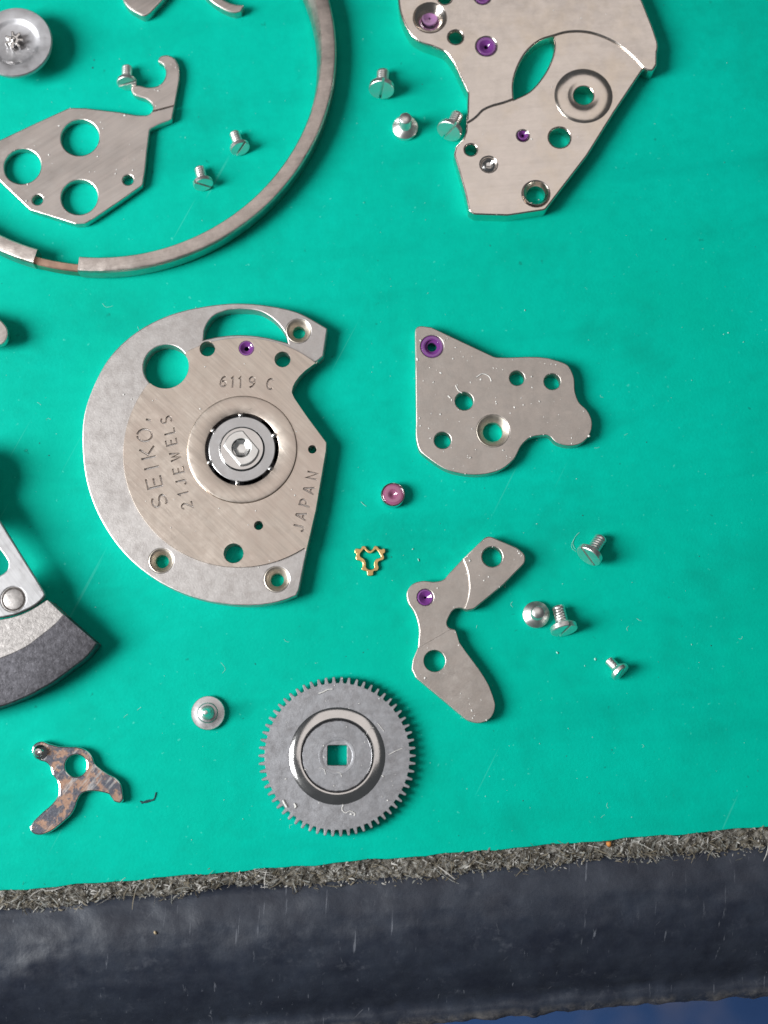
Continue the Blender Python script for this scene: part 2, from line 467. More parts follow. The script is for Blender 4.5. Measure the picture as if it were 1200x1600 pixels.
# ================================================================== SETTING
EL = Vector(W(0, 1393, 0)); ER = Vector(W(1200, 1292, 0))
T = (ER-EL).normalized(); N = Vector((T.y, -T.x))           # along the edge, and outwards (towards the sitter)
if N.y > 0: N = -N
O = (EL+ER)/2
def E(s, n, z): q = O+T*s+N*n; return (q.x, q.y, z)

# green mat: one thick sheet ending at the bench edge
bm = bmesh.new()
bx = [(-150, -0.0), (150, 0.0)]
prof = [(-170, -0.9), (-170, 0.0), (-0.12, 0.0), (-0.04, -0.03), (0.0, -0.12), (0.0, -0.9)]
random.seed(3)
cols = []
ns = 400
for i in range(ns+1):
    s_ = -150+300*i/ns
    j = 0.05*math.sin(s_*0.9)+0.03*math.sin(s_*2.3+1)+random.uniform(-0.02, 0.02)
    cols.append([bm.verts.new(E(s_, n+(j if n > -1 else 0), z)) for n, z in prof])
for a, b in zip(cols, cols[1:]):
    for k in range(len(prof)-1): bm.faces.new((a[k], a[k+1], b[k+1], b[k]))
tag(finish(bm, 'work_mat', M['mat']), kind='structure')

# worn black edge of the bench with its crumbling lower lip
M['edge'] = mat_edge()
random.seed(11)
from mathutils import noise as mn
def strip(name, mat, prof, s0=-110, s1=110, ns=420, amp=0.0, jit=None):
    bm = bmesh.new(); cs = []
    for i in range(ns+1):
        s_ = s0+(s1-s0)*i/ns; c = []
        for n, z in prof:
            d = amp*mn.fractal(Vector((s_*0.25, n*0.35, 3.1)), 0.9, 2.0, 4)
            j = jit(s_, n) if jit else 0
            c.append(bm.verts.new(E(s_, n+j, z+d)))
        cs.append(c)
    for a, b in zip(cs, cs[1:]):
        for k in range(len(prof)-1): bm.faces.new((a[k], a[k+1], b[k+1], b[k]))
    return finish(bm, name, mat, ang=60)
def edge_prof():
    pts = []
    key = [(0.3, -1.6), (0.9, -0.95), (1.5, -0.5), (2.4, -0.25), (3.8, -0.1), (5.2, -0.2), (6.4, -0.55), (7.6, -1.15), (8.8, -2.0), (9.8, -2.95), (10.6, -3.9), (11.2, -4.6), (11.6, -4.85), (12.1, -4.85), (12.6, -5.05), (12.95, -5.5), (13.15, -6.4), (13.2, -9.0), (13.2, -30.0)]
    for (a, za), (b, zb) in zip(key, key[1:]):
        k = max(1, int((b-a)/0.25))
        for i in range(k): pts.append((a+(b-a)*i/k, za+(zb-za)*i/k))
    return pts+[key[-1]]
def lipj(s_, n): return (0.0 if n < 11 else 0.28)*mn.fractal(Vector((s_*0.45, n*0.2, 0)), 0.9, 2.0, 4)
bench = tag(strip('bench_edge', M['edge'], edge_prof(), ns=700, amp=0.15, jit=lipj), kind='structure')
def core_mesh():
    bm = bmesh.new(); cs = []
    ns, nn = 1100, 22
    for i in range(ns+1):
        s_ = -45+90*i/ns; c = []
        wd = 1.70+0.25*math.sin(s_*0.21+1.0)+0.2*math.sin(s_*0.7)+0.010*s_+0.35*mn.fractal(Vector((s_*0.8, 1, 1)), 0.8, 2.0, 4)
        for k in range(nn+1):
            t = k/nn; n = -0.5+(wd+0.5)*t
            z = -0.30-0.25*t**2-(0.55*(t-0.85)/0.15 if t > 0.85 else 0)
            z += 0.26*mn.fractal(Vector((s_*1.6, n*2.4, 3.1)), 0.7, 2.1, 5)
            c.append(bm.verts.new(E(s_, n, min(z, -0.04))))
        cs.append(c)
    for a, b in zip(cs, cs[1:]):
        for k in range(nn): bm.faces.new((a[k], a[k+1], b[k+1], b[k]))
    return finish(bm, 'board_core', M['chip'], ang=180)
core = tag(core_mesh(), kind='structure')

# frayed fibres standing out of the board core
def fibres(name, mats, count, kind_fn):
    bm = bmesh.new()
    for _ in range(count):
        p, d, L, r, bend, mi = kind_fn()
        d = d.normalized(); a = d.orthogonal().normalized(); b = d.cross(a)
        prev = None; k = 3
        for i in range(k+1):
            t = i/k; c = p+d*(L*(t-0.5))+bend*(t*(1-t)*4*L)
            rr = r*(1.0-0.6*abs(2*t-1))
            ring = [bm.verts.new(c+a*rr*math.cos(q)+b*rr*math.sin(q)) for q in (0, 2.1, 4.2)]
            if prev:
                for q in range(3):
                    f = bm.faces.new((prev[q], prev[(q+1) % 3], ring[(q+1) % 3], ring[q])); f.material_index = mi
            prev = ring
    return finish(bm, name, mats, ang=80)
random.seed(5)
def frag():
    s_ = random.uniform(-36, 36)
    wd = 1.45+0.25*math.sin(s_*0.21+1.0)+0.25*math.sin(s_*0.7)+0.014*s_
    n = random.uniform(-0.05, wd) if random.random() < .85 else random.uniform(wd, wd+.35)
    z = -0.26+0.24*random.random()-0.22*(n/1.6)**2
    a = random.gauss(0.0, 1.0)
    d2 = T*math.cos(a)+N*math.sin(a)
    q_ = random.random(); rf = random.choice((.025, .035, .05, .08))
    if q_ < .62: L = random.uniform(.08, .25)
    elif q_ < .93: L = random.uniform(.25, .6)
    else: L = random.uniform(.7, 1.8); rf = random.choice((.022, .035, .05)); z += .06
    pv = mn.noise(Vector((s_*0.6, n*0.8, 0)))
    mi = random.choices((0, 1, 2), (max(.05, 0.22+.5*pv), 0.44, 0.34))[0]
    z += 0.18*mn.noise(Vector((s_*1.1, n*1.4, 5)))
    return Vector(E(s_, n, z)), Vector((d2.x, d2.y, random.gauss(0, 0.25))), L, rf, Vector((random.uniform(-.12, .12), random.uniform(-.12, .12), random.uniform(-.08, .1))), mi
tag(fibres('frayed_fibres', [M['fibre_a'], M['fibre_b'], M['fibre_c']], 3000, frag), kind='stuff')

# blue cloth far below the bench
bm = bmesh.new()
nx, ny = 60, 40; g = []
for j in range(ny+1):
    row = []
    for i in range(nx+1):
        x = -500+1000*i/nx; y = -560+640*j/ny
        row.append(bm.verts.new((x, y, -230+16*mn.fractal(Vector((x*0.012, y*0.012, 0)), 1, 2, 3))))
    g.append(row)
for j in range(ny):
    for i in range(nx): bm.faces.new((g[j][i], g[j][i+1], g[j+1][i+1], g[j+1][i]))
tag(finish(bm, 'blue_cloth', M['cloth'], ang=180), kind='structure')

# ================================================================== STROKE LETTERS (cut into the bearing plate)
def arc(cx, cy, rx, ry, a0, a1, n=10):
    return [(cx+rx*math.cos(math.radians(a0+(a1-a0)*i/n)), cy+ry*math.sin(math.radians(a0+(a1-a0)*i/n))) for i in range(n+1)]
GL = {
 'S': [arc(0, .26, .30, .24, 40, 270, 10)[:0] + arc(0, .25, .30, .25, 35, 270, 10) + arc(0, -.25, .32, .25, 85, -145, 10)],
 'E': [[(.30, .5), (-.28, .5), (-.28, -.5), (.32, -.5)], [(-.14, 0), (.24, 0)]],
 'I': [[(0, .5), (0, -.5)]],
 'K': [[(-.28, .5), (-.28, -.5)], [(.30, .5), (-.10, .02), (.34, -.5)]],
 'O': [arc(0, 0, .36, .5, 100, 440, 22)],
 '2': [arc(0, .22, .28, .28, 160, -30, 9) + [(-.28, -.5), (.32, -.5)]],
 '1': [[(-.12, .34), (.05, .5), (.05, -.5)]],
 'J': [[(.2, .5), (.2, -.25)] + arc(-.03, -.25, .23, .25, -10, -170, 7)],
 'W': [[(-.42, .5), (-.22, -.5), (0, .3), (.22, -.5), (.42, .5)]],
 'L': [[(-.24, .5), (-.24, -.5), (.28, -.5)]],
 '6': [[(.2, .5)] + arc(.06, -.2, .32, .62, 100, 170, 5) + arc(0, -.22, .27, .27, 190, 500, 12)],
 '9': [[(-.2, -.5)] + arc(-.06, .2, .32, .62, -80, -10, 5) + arc(0, .22, .27, .27, 10, 320, 12)],
 'C': [arc(0, 0, .36, .5, 50, 310, 14)],
 'A': [[(-.34, -.5), (-.04, .5), (.04, .5), (.34, -.5)], [(-.12, -.16), (.12, -.16)]],
 'P': [[(-.26, -.5), (-.26, .5), (.05, .5)] + arc(.06, .22, .24, .28, 80, -80, 8) + [(-.1, -.06)]],
 'N': [[(-.3, -.5), (-.3, .5), (.3, -.5), (.3, .5)]],
 "'": [[(0, .16), (0, -.16)]],
}
def stroke_outline(pl, hw):
    n = len(pl); left, right = [], []
    for i, p in enumerate(pl):
        p = Vector(p)
        if i == 0: d = (Vector(pl[1])-p).normalized(); m_ = Vector((-d.y, d.x)); k = 1
        elif i == n-1: d = (p-Vector(pl[-2])).normalized(); m_ = Vector((-d.y, d.x)); k = 1
        else:
            d1 = (p-Vector(pl[i-1])).normalized(); d2 = (Vector(pl[i+1])-p).normalized()
            m_ = Vector((-(d1+d2).y, (d1+d2).x)).normalized(); k = 1/max(0.45, m_.dot(Vector((-d1.y, d1.x))))
        left.append(p+m_*hw*k); right.append(p-m_*hw*k)
    return left+right[::-1]
def letters(chars, z, h, wd, hw, rots=None):
    """chars: (char, u, v) centres in the photo; returns world loops of the cut strokes"""
    res = []
    for i, (c, u, v) in enumerate(chars):
        a = Vector(W(*chars[max(0, i-1)][1:], z)); b = Vector(W(*chars[min(len(chars)-1, i+1)][1:], z))
        r = (b-a).normalized(); up = Vector((-r.y, r.x)); o = Vector(W(u, v, z)); k = S(u, v, z)
        for pl in GL[c]:
            q = [(x*wd*k, y*h*k) for x, y in pl]
            res.append([tuple(o+r*p.x+up*p.y) for p in stroke_outline(q, hw)])
    return res

# ================================================================== BEARING PLATE WITH WRITING
ZB, ZD, ZS = 1.25, 1.42, 1.56
c0 = W(377, 702, ZD)
bp = thing('bearing_plate', 'large round nickel plate with engraved writing and a ball bearing in the middle', 'watch plate', (c0[0], c0[1], 0))
out = loop([(511.5, 513, 3), (505, 556, 3), (497, 563, 2), (478, 578), (462, 597), (456.5, 613), (461, 622), (481, 651.7, 0), (510.5, 691, 3), (510, 704, 3),
            (494, 798, 0), (479.6, 860.7, 0), (467, 922, 0), (463, 930.5, 2), (444.7, 937.7), (404, 945.5), (356.7, 944.5), (305, 934), (246.7, 908), (199, 870), (162, 820),
            (138.5, 765), (129, 703), (131.5, 648), (147.7, 600), (173, 556), (217, 516), (265, 492), (320, 478.6), (371, 473.8), (419, 477.5), (466.7, 488.5)], ZB)
RD = 183.5*S(377, 703, ZD)                         # radius of the raised disc
CX, CY = W(376, 704.5, ZD)
hz = ZB
big = circ(259.5, 573, 35.6, hz, 64)
cut = loop([(318, 531, 0), (320, 514), (331, 496), (353, 485), (379, 483), (408, 487), (430, 501), (446.5, 523), (450, 536, 0), (437, 532.5, 0), (419, 528, 0), (402, 525, 0), (386, 523.6, 0), (371, 523.2, 0), (356, 524, 0), (337, 526.6, 0)], hz)
plain = [(324, 545, 12), (441.5, 561.5, 12.5), (488, 702, 6.5), (404, 821, 7), (365, 864.5, 15.5), (385, 544, 12)]
sinks = [(466.5, 517, 19, 10), (252, 876, 19, 10.5), (432.5, 905, 19.5, 10.5)]
holes = [big, cut]+[circ(u, v, r, ZD) for u, v, r in plain]+[circ(u, v, ro, ZB) for u, v, ro, ri in sinks]
hub = [(CX+0.4*math.cos(a*PI/12), CY+0.4*math.sin(a*PI/12)) for a in range(24)]
bx_, by_ = W(378, 701.5, ZS); kS = S(378, 701, ZS)
well = [(bx_+60*kS*math.cos(a*PI/36), by_+60*kS*math.sin(a*PI/36)) for a in range(72)]
sheet('rim_plate', out, holes+[well], 0.0, ZB, M['frosted'], bp, 0.09, dusty=14)
for u, v, ro, ri in sinks: countersink(bp, u, v, ro, ri, ZB, 0.0, M['cup'], 0.45)
# raised disc: arc of the circle, notched by the big hole, then the plate's right-hand outline a hair inside
bc = Vector((sum(p[0] for p in big)/len(big), sum(p[1] for p in big)/len(big))); br = (Vector(big[0])-bc).length+0.015
def ang_of(u, v): q = W(u, v, ZD); return math.atan2(q[1]-CY, q[0]-CX)
a_start, a_end = ang_of(478.5, 860.7), ang_of(496, 565.5)
if a_end < 0: a_end += 2*PI
a0 = a_start if a_start < 0 else a_start-2*PI      # walk clockwise: bottom, left, top
a1 = a_end-2*PI
dl = []; prev_in = False; entry = None
NA = 220
for i in range(NA+1):
    a = a0+(a1-a0)*i/NA
    p = Vector((CX+RD*math.cos(a), CY+RD*math.sin(a)))
    if (p-bc).length < br:
        if not prev_in: entry = p
        prev_in = True; last = p
    else:
        if prev_in:                                # go round the hole inside the disc
            t0 = math.atan2(entry.y-bc.y, entry.x-bc.x); t1 = math.atan2(p.y-bc.y, p.x-bc.x)
            mid_in = None
            for sgn in (1, -1):
                d = (t1-t0) % (2*PI) if sgn > 0 else -((t0-t1) % (2*PI))
                m_ = t0+d/2
                if (bc+Vector((math.cos(m_), math.sin(m_)))*br-Vector((CX, CY))).length < RD: mid_in = d
            for k in range(1, 40): dl.append((bc.x+br*math.cos(t0+mid_in*k/40), bc.y+br*math.sin(t0+mid_in*k/40)))
            prev_in = False
        dl.append((p.x, p.y))
right = loop([(496, 565, 0), (477.5, 578.8, 0), (468, 588, 0), (461, 597.5, 0), (457.5, 605, 0), (456, 613, 0), (460, 622, 0), (480.5, 652, 0), (495, 671.5, 0), (509.7, 691.5, 0), (509.2, 704, 0), (493.3, 798, 0), (478.6, 860.2, 0)], ZD)
disc = dl+right
txt = letters([('S', 249, 783), ('E', 241, 754), ('I', 237, 731), ('K', 231, 708), ('O', 226, 680), ("'", 232, 656)], ZD, 23, 27, 0.062)
txt += letters([('2', 292, 790), ('1', 287, 771), ('J', 283, 754), ('E', 279, 735), ('W', 274, 713), ('E', 268, 691), ('L', 264.5, 674), ('S', 260, 656)], ZD, 16.5, 14.5, 0.05)
txt += letters([('6', 349, 596), ('1', 363, 597), ('1', 375, 597.5), ('9', 394, 597), ('C', 423, 600)], ZD, 17, 15.5, 0.05)
txt += letters([('J', 466.5, 825), ('A', 471, 806), ('P', 477, 786), ('A', 483, 765.5), ('N', 488, 743)], ZD, 16.5, 16, 0.05)
dh = [circ(u, v, r, ZD) for u, v, r in plain]
raised = sheet('raised_disc', disc, dh+txt+[well], ZB-0.0, ZD, M['beige'], bp, 0.022, 1, dusty=26)
# bearing: outer boss, race gap, balls, inner race, drive nut
R1 = 86*kS
gx, gy = bx_, by_
lathe('bearing_boss', [(R1+.04, ZB+.02), (R1+.02, ZD+.005), (R1-.05, ZS-.01), (R1-.16, ZS+.02), (R1*0.84, ZS-.01), (59*kS, ZS-.045), (57.8*kS, ZS-.07), (57.2*kS, ZS-.6)], gx, gy, M['beige'], bp, 96)
lathe('race_floor', [(60.5*kS, ZS-.55), (30*kS, ZS-.55)], gx, gy, M['black'], bp, 64)
inner = lathe('inner_race', [(52*kS, ZS-.6), (52*kS, ZS-.03), (51*kS, ZS), (36*kS, ZS), (35*kS, ZS-.03), (34.5*kS, ZS-.1)], gx, gy, M['race'], bp, 72)
bb = bmesh.new(); bmesh.ops.create_uvsphere(bb, u_segments=20, v_segments=12, radius=4.3*kS)
ballm = bpy.data.meshes.new('ball'); 
for f in bb.faces: f.smooth = True
bb.to_mesh(ballm); bb.free(); ballm.materials.append(M['steel'])
for k, a in enumerate((93, 147, 203, 264, 325, 24)):
    o = bpy.data.objects.new('ball', ballm); COL.objects.link(o); o.parent = bp
    rr = 54.4*kS
    o.location = (gx+rr*math.cos(math.radians(a))-bp.location.x, gy+rr*math.sin(math.radians(a))-bp.location.y, ZS-.07)
# cage segments between balls
for a in (40, 290, 235, 355):
    bm = bmesh.new(); vs = []
    for i in range(9):
        t = math.radians(a+(-16+32*i/8))
        for r_, z_ in ((52.4*kS, ZS-.14), (56.2*kS, ZS-.14)):
            vs.append(bm.verts.new((gx+r_*math.cos(t)-bp.location.x, gy+r_*math.sin(t)-bp.location.y, z_)))
    for i in range(8): bm.faces.new((vs[2*i], vs[2*i+1], vs[2*i+3], vs[2*i+2]))
    bmesh.ops.solidify(bm, geom=bm.faces[:], thickness=0.08)
    finish(bm, 'cage_segment', M['grey'], bp)
# nut: round with two flats and a screwed hole
nutz = ZS+.42
def flats(r, fl, ang, n=64):
    res = []
    for i in range(n):
        t = 2*PI*i/n; x, y = r*math.cos(t), r*math.sin(t)
        res.append((max(-fl, min(fl, x)), y))
    ca, sa = math.cos(ang), math.sin(ang)
    return [(gx+x*ca-y*sa, gy+x*sa+y*ca) for x, y in res]
lathe('nut_base', [(34.2*kS, ZS-.1), (34.2*kS, ZS+.08), (33*kS, ZS+.12), (27*kS, ZS+.13), (12*kS, ZS+.13)], gx, gy, M['steel'], bp, 64)
hexh = [(gx+12.5*kS*math.cos(a*PI/3+.2), gy+12.5*kS*math.sin(a*PI/3+.2)) for a in range(6)]
nut = sheet('nut', flats(28*kS, 19.5*kS, math.radians(40)), [[(gx+14*kS*math.cos(a*PI/14), gy+14*kS*math.sin(a*PI/14)) for a in range(28)]], ZS+.13, nutz, M['screw'], bp, 0.09)
lathe('socket', [(14.1*kS, nutz-.02), (13*kS, nutz-.05), (8*kS, nutz-.2), (7.6*kS, nutz-.28), (0, nutz-.26)], gx, gy, M['screw'], bp, 6).parent = nut
jw = jewel(bp, 385, 544, 12.3, ZD-.03, M['ruby'], 0.3)

# ================================================================== BRIGHT BRIDGE (top right)
ZT, ZR = 1.5, 1.3                                 # top face, recess floor
c0 = W(840, 130, 0)
bb_ = thing('movement_bridge', 'large bright polished nickel bridge with purple jewels at the top edge', 'watch bridge', (c0[0], c0[1], 0))
def z3(*a): return tuple((560+p[0]/2.4, p[1]/2.4)+tuple(p[2:]) for p in a)
bo = z3((148, -10), (160, 60), (180, 105), (205, 140), (240, 160), (290, 178), (325, 195), (350, 226), (385, 295, 0), (410, 347, 12), (408, 420, 0), (403, 490, 10), (393, 516, 4), (365, 545, 5), (358, 575, 8), (378, 640, 0), (400, 720, 0), (415, 788, 8), (435, 801, 8), (560, 805, 25), (703, 784, 12), (760, 710, 0), (860, 580, 0), (960, 420, 0), (1000, 360, 0), (1070, 255, 3), (1085, 264, 4), (1106, 266, 8), (1121, 243, 6), (1122, 195, 5))
bo = list(bo)+[(1029, 75), (1023.5, 50), (1014, 25), (1004, 0), (985, -40), (940, -95), (880, -130), (800, -150), (720, -140), (660, -110), (628, -60)]
blo = loop(bo, ZT)
lens = loop(list(z3((585, 371, 0), (583, 310), (602, 245), (640, 185), (690, 147), (730, 134, 0), (735, 170), (718, 237), (683, 297), (640, 343))), ZR)
bh = [(712, 57.5, 11), (817.5, 210, 8.8), (875, 213, 16.5), (736, 232, 9.3), (764, 255, 12.5), (695, -4, 10)]
bsk = [(838, 301, 20.5, 14.5), (671.7, 27, 24, 13)]
jh = [(760, 71.7, 15.2), (754, -6, 12)]
hubh = (912, 148, 16)
sheet('base_plate', blo, [lens]+[circ(u, v, r, ZT) for u, v, r in bh+jh]+[circ(u, v, ro, ZT) for u, v, ro, ri in bsk]+[circ(*hubh, ZR)], 0.0, ZR, M['bright'], bb_, 0.14, 4)
# upper layer: the part above the round wheel recess
low = [(736, 232), (764, 255), (838, 301), (875, 213), (817.5, 210)]
ub = list(z3((405, 462, 0), (425, 452), (446, 436), (470, 412), (502, 397), (542, 386), (584, 371, 0), (583, 310), (602, 245), (640, 185), (690, 147), (730, 134), (775, 121), (820, 117), (870, 122), (920, 138), (965, 160), (1005, 190), (1040, 222), (1068, 254, 0)))
ub += bo[bo.index(z3((1085, 264, 4))[0]):]
ub += bo[:bo.index(z3((408, 420, 0))[0])+1]
up = loop(ub, ZT)
uh = [circ(u, v, r, ZT) for u, v, r in bh+jh if inside(W(u, v, ZT), up)]
uh.append(circ(671.7, 27, 24, ZT))
sheet('upper_plate', up, uh, ZR, ZT, M['bright'], bb_, 0.18, 6, dusty=6)
TOPS.append((blo, [lens]+uh+[up]+[circ(u, v, r+4, ZR) for u, v, r in bh], ZR, 8))
# hub boss in the recess
hx, hy = W(912, 149, ZR+.1); hk = S(912, 149, ZR)
lathe('hub_boss', [(46*hk, ZR-.02), (45*hk, ZR+.02), (41*hk, ZR+.09), (37*hk, ZR+.14), (33*hk, ZR+.155), (26*hk, ZR+.155), (23.5*hk, ZR+.13), (20*hk, ZR+.09), (17*hk, ZR+.07), (15.8*hk, ZR+.02), (15.8*hk, .05)], hx, hy, M['bright'], bb_, 72)
countersink(bb_, 838, 301, 20.5, 14.5, ZR, 0, M['bright'], 0.4)
countersink(bb_, 671.7, 27, 24, 13, ZT, 0, M['bright'], 0.5, name='jewel_cup')
jewel(bb_, 671.7, 27, 13, ZT-.52, M['mauve'], 0.12)
jewel(bb_, 760, 71.7, 15.2, ZT-.08, M['ruby'], 0.22)
jewel(bb_, 754, -6, 12, ZT-.08, M['ruby'], 0.22)
jewel(bb_, 817.5, 210, 8.8, ZR-.1, M['ruby'], 0.25)
# turned line round the small jewel
gxx, gyy = W(812, 208, ZR); gk = S(812, 208, ZR)
lathe('pin', [(12.3*S(764, 255, ZR), 0.1), (12.3*S(764, 255, ZR), ZR-.22), (8*S(764, 255, ZR), ZR-.12), (4*S(764, 255, ZR), ZR-.3), (0, ZR-.34)], *W(764, 255, ZR), M['steel'], bb_, 32)

# ================================================================== COCK PLATE (middle right)
ZC1 = 1.0
c0 = W(780, 640, 0)
ck = thing('cock_plate', 'flat beige cock plate with purple ring jewel, sprinkled with dust, below the bright bridge', 'watch plate', (c0[0], c0[1], 0))
def z5(*a): return [(520+p[0]/2.727, 480+p[1]/2.727)+tuple(p[2:]) for p in a]
co = loop(z5((350, 76, 14), (420, 85, 12), (690, 212, 22), (960, 228), (1000, 246), (1025, 290), (1035, 370), (1050, 405), (1085, 440), (1105, 490), (1092, 548), (1052, 583), (1000, 590), (952, 576), (917, 546), (880, 547), (842, 556), (810, 582), (770, 650), (720, 690), (650, 711), (570, 712), (480, 690), (410, 645), (370, 610), (357, 570), (355, 480, 0)), ZC1)
chl = z5((785, 302, 32), (935, 317, 35), (560, 400, 39), (468, 567, 36))
ch_ = [circ(u, v, r/2.727, ZC1) for u, v, r in chl]
cs = z5((683, 527))[0]; cj = z5((423, 167))[0]
sheet('plate', co, ch_+[circ(*cs, 25.5, ZC1), circ(*cj, 17.8, ZC1)], 0, ZC1, M['matte'], ck, 0.07, dusty=95)
countersink(ck, *cs, 25.5, 15.5, ZC1, 0, M['cup'], 0.4)
jewel(ck, *cj, 17.6, ZC1-.01, M['ruby'], 0.42)

# ================================================================== BALANCE COCK WITH TWO FEET (lower right)
ZA, ZF = 0.85, 1.05
c0 = W(725, 980, 0)
pb = thing('two_armed_cock', 'bent two armed grey cock with one purple jewel at its elbow', 'watch cock', (c0[0], c0[1], 0))
def z6(*a): return [(520+p[0]/2.4, 820+p[1]/2.4)+tuple(p[2:]) for p in a]
po = loop(z6((580, 38, 14), (690, 85, 18), (722, 110, 14), (722, 142, 14), (640, 225, 0), (530, 316, 10), (505, 321, 6), (482, 312), (458, 316), (436, 345), (429, 372), (436, 384), (458, 392, 6), (475, 440, 0), (600, 640), (609, 680), (592, 724), (550, 743), (510, 735), (470, 705, 0), (312, 573, 12), (296, 540, 12), (301, 505, 0), (320, 458, 8), (323, 385), (305, 325), (282, 288), (278, 252), (298, 222), (335, 209), (385, 212), (415, 204), (440, 177), (490, 125, 0)), ZF)
ph = [circ(*z6((598, 120))[0], 15.8, ZF), circ(*z6((382, 510))[0], 17, ZF)]
pj = z6((347, 272))[0]
sheet('arm', po, ph+[circ(*pj, 12.8, ZA)], 0, ZA, M['matte'], pb, 0.07, dusty=10)
f1 = loop(z6((580, 38, 14), (690, 85, 18), (722, 110, 14), (722, 142, 14), (640, 225, 0), (530, 316, 10), (505, 321, 6), (492, 315, 0), (503, 285), (510, 250), (508, 195), (500, 160), (487, 128, 0)), ZF)
f2 = loop(z6((440, 391, 3), (461, 392, 6), (475, 440, 0), (600, 640), (609, 680), (592, 724), (550, 743), (510, 735), (470, 705, 0), (312, 573, 12), (296, 540, 12), (301, 505, 0), (319, 461, 6)), ZF)
sheet('upper_foot', f1, [ph[0]], ZA, ZF, M['matte'], pb, 0.085, 2, dusty=14)
sheet('lower_foot', f2, [ph[1]], ZA, ZA+.09, M['matte'], pb, 0.04, 2, dusty=22)
jewel(pb, *pj, 12.6, ZA+.0, M['ruby'], 0.15)

# ================================================================== LARGE TOOTHED WHEEL
c0 = W(527, 1181, 0.9)
gw = thing('toothed_wheel', 'large grey toothed ratchet wheel with square hole near the bench edge', 'gear wheel', (c0[0], c0[1], 0))
ZG = 0.85
gx2, gy2 = W(527, 1181, ZG); gk2 = S(527, 1181, ZG)
NT = 62; prof_ = []
RO, RI = 123*gk2, 113.5*gk2
for i in range(NT):
    a = 2*PI*i/NT; st_ = 2*PI/NT
    jt = random.uniform(-.03, .03)
    for da, r_ in ((-.5, RI), (-.30, RI), (-.23, RI+.12), (-.17, RO-.07), (-.09, RO), (.09, RO), (.17, RO-.07), (.23, RI+.12), (.30, RI)):
        prof_.append((gx2+r_*math.cos(a+(da+jt)*st_), gy2+r_*math.sin(a+(da+jt)*st_)))
def square(cu, cv, hs, z, rot, r=2.2):
    x, y = W(cu, cv, z); k = S(cu, cv, z); res = []
    for q in range(4):
        cx_, cy_ = (hs-r)*(1, -1, -1, 1)[q], (hs-r)*(1, 1, -1, -1)[q]
        for i in range(5):
            t = q*PI/2+i*PI/8
            X, Y = (cx_+r*math.cos(t))*k, (cy_+r*math.sin(t))*k
            res.append((x+X*math.cos(rot)-Y*math.sin(rot), y+X*math.sin(rot)+Y*math.cos(rot)))
    return res
sq = square(527, 1180, 15.5, ZG, 0.0)
sheet('toothed_disc', prof_, [sq], 0.3, ZG, M['grey'], gw, 0.035, 1, dusty=34)
lathe('polished_shoulder', [(75.5*gk2, ZG-.01), (75*gk2, ZG+.01), (74*gk2, ZG+.04), (72.5*gk2, ZG+.07), (70*gk2, ZG+.11), (67*gk2, ZG+.145), (63*gk2, ZG+.178), (60*gk2, ZG+.194), (58*gk2, ZG+.197), (57*gk2, ZG+.185), (56*gk2, ZG+.08)], gx2, gy2, M['steel'], gw, 96)
lathe('dark_groove', [(56.5*gk2, ZG+.06), (54*gk2, ZG+.05), (52*gk2, ZG+.06)], gx2, gy2, M['black'], gw, 72)
ctr = [(gx2+(54.2+random.uniform(-.5, .5))*gk2*math.cos(2*PI*i/90), gy2+(54.2+random.uniform(-.5, .5))*gk2*math.sin(2*PI*i/90)) for i in range(90)]
sheet('centre_disc', ctr, [square(527, 1180, 15.3, ZG, 0.0)], ZG, ZG+.15, M['grey'], gw, 0.04, 1, dusty=8)
lathe('centre_ring', [(29*gk2, ZG+.14), (28.5*gk2, ZG+.162), (24*gk2, ZG+.162), (23*gk2, ZG+.145)], gx2, gy2, M['grey'], gw, 48)
hubl = [(gx2+5.0*math.cos(2*PI*i/60), gy2+5.0*math.sin(2*PI*i/60)) for i in range(60)]
sheet('lower_hub', hubl, [square(527, 1180, 15.8, ZG, 0.0)], 0.0, 0.3, M['grey'], gw, 0.03, 1)

# ================================================================== CORRODED LEVER
ZL = 0.7
c0 = W(118, 1230, 0)
lv = thing('corroded_lever', 'small forked steel lever blotched with copper coloured corrosion', 'lever', (c0[0], c0[1], 0))
def z7(*a): return [(p[0]/2.909, 780+p[1]/2.909)+tuple(p[2:]) for p in a]
lo = loop(z7((145, 1150), (152, 1117), (185, 1100), (225, 1112), (262, 1122), (300, 1125, 0), (365, 1129), (395, 1143), (420, 1172), (433, 1205), (455, 1225), (485, 1246, 0), (530, 1272), (550, 1297), (557, 1325, 0), (561, 1368, 4), (545, 1383, 5), (518, 1375, 4), (495, 1341, 3), (460, 1332), (400, 1329), (375, 1337), (352, 1370), (340, 1405), (322, 1435), (290, 1465), (215, 1518), (175, 1527), (145, 1515), (136, 1495), (145, 1474), (185, 1430), (240, 1380), (264, 1345), (266, 1300), (258, 1278), (240, 1255), (229, 1220), (210, 1198), (180, 1188), (155, 1175)), ZL)
sheet('lever_body', lo, [circ(118.6, 1196.6, 17, ZL)], 0, ZL, M['corroded'], lv, 0.10, 2, edge=M['steel'])
px_, py_ = W(62.5, 1175.5, ZL); pk_ = S(62, 1175, ZL)
lathe('pivot_pin', [(11.5*pk_, ZL-.02), (11.5*pk_, ZL+.05), (9.5*pk_, ZL+.16), (7*pk_, ZL+.25), (6.6*pk_, ZL+.6), (5.6*pk_, ZL+.66), (2.5*pk_, ZL+.67), (1.5*pk_, ZL+.62), (0, ZL+.6)], px_, py_, M['steel'], lv, 36)

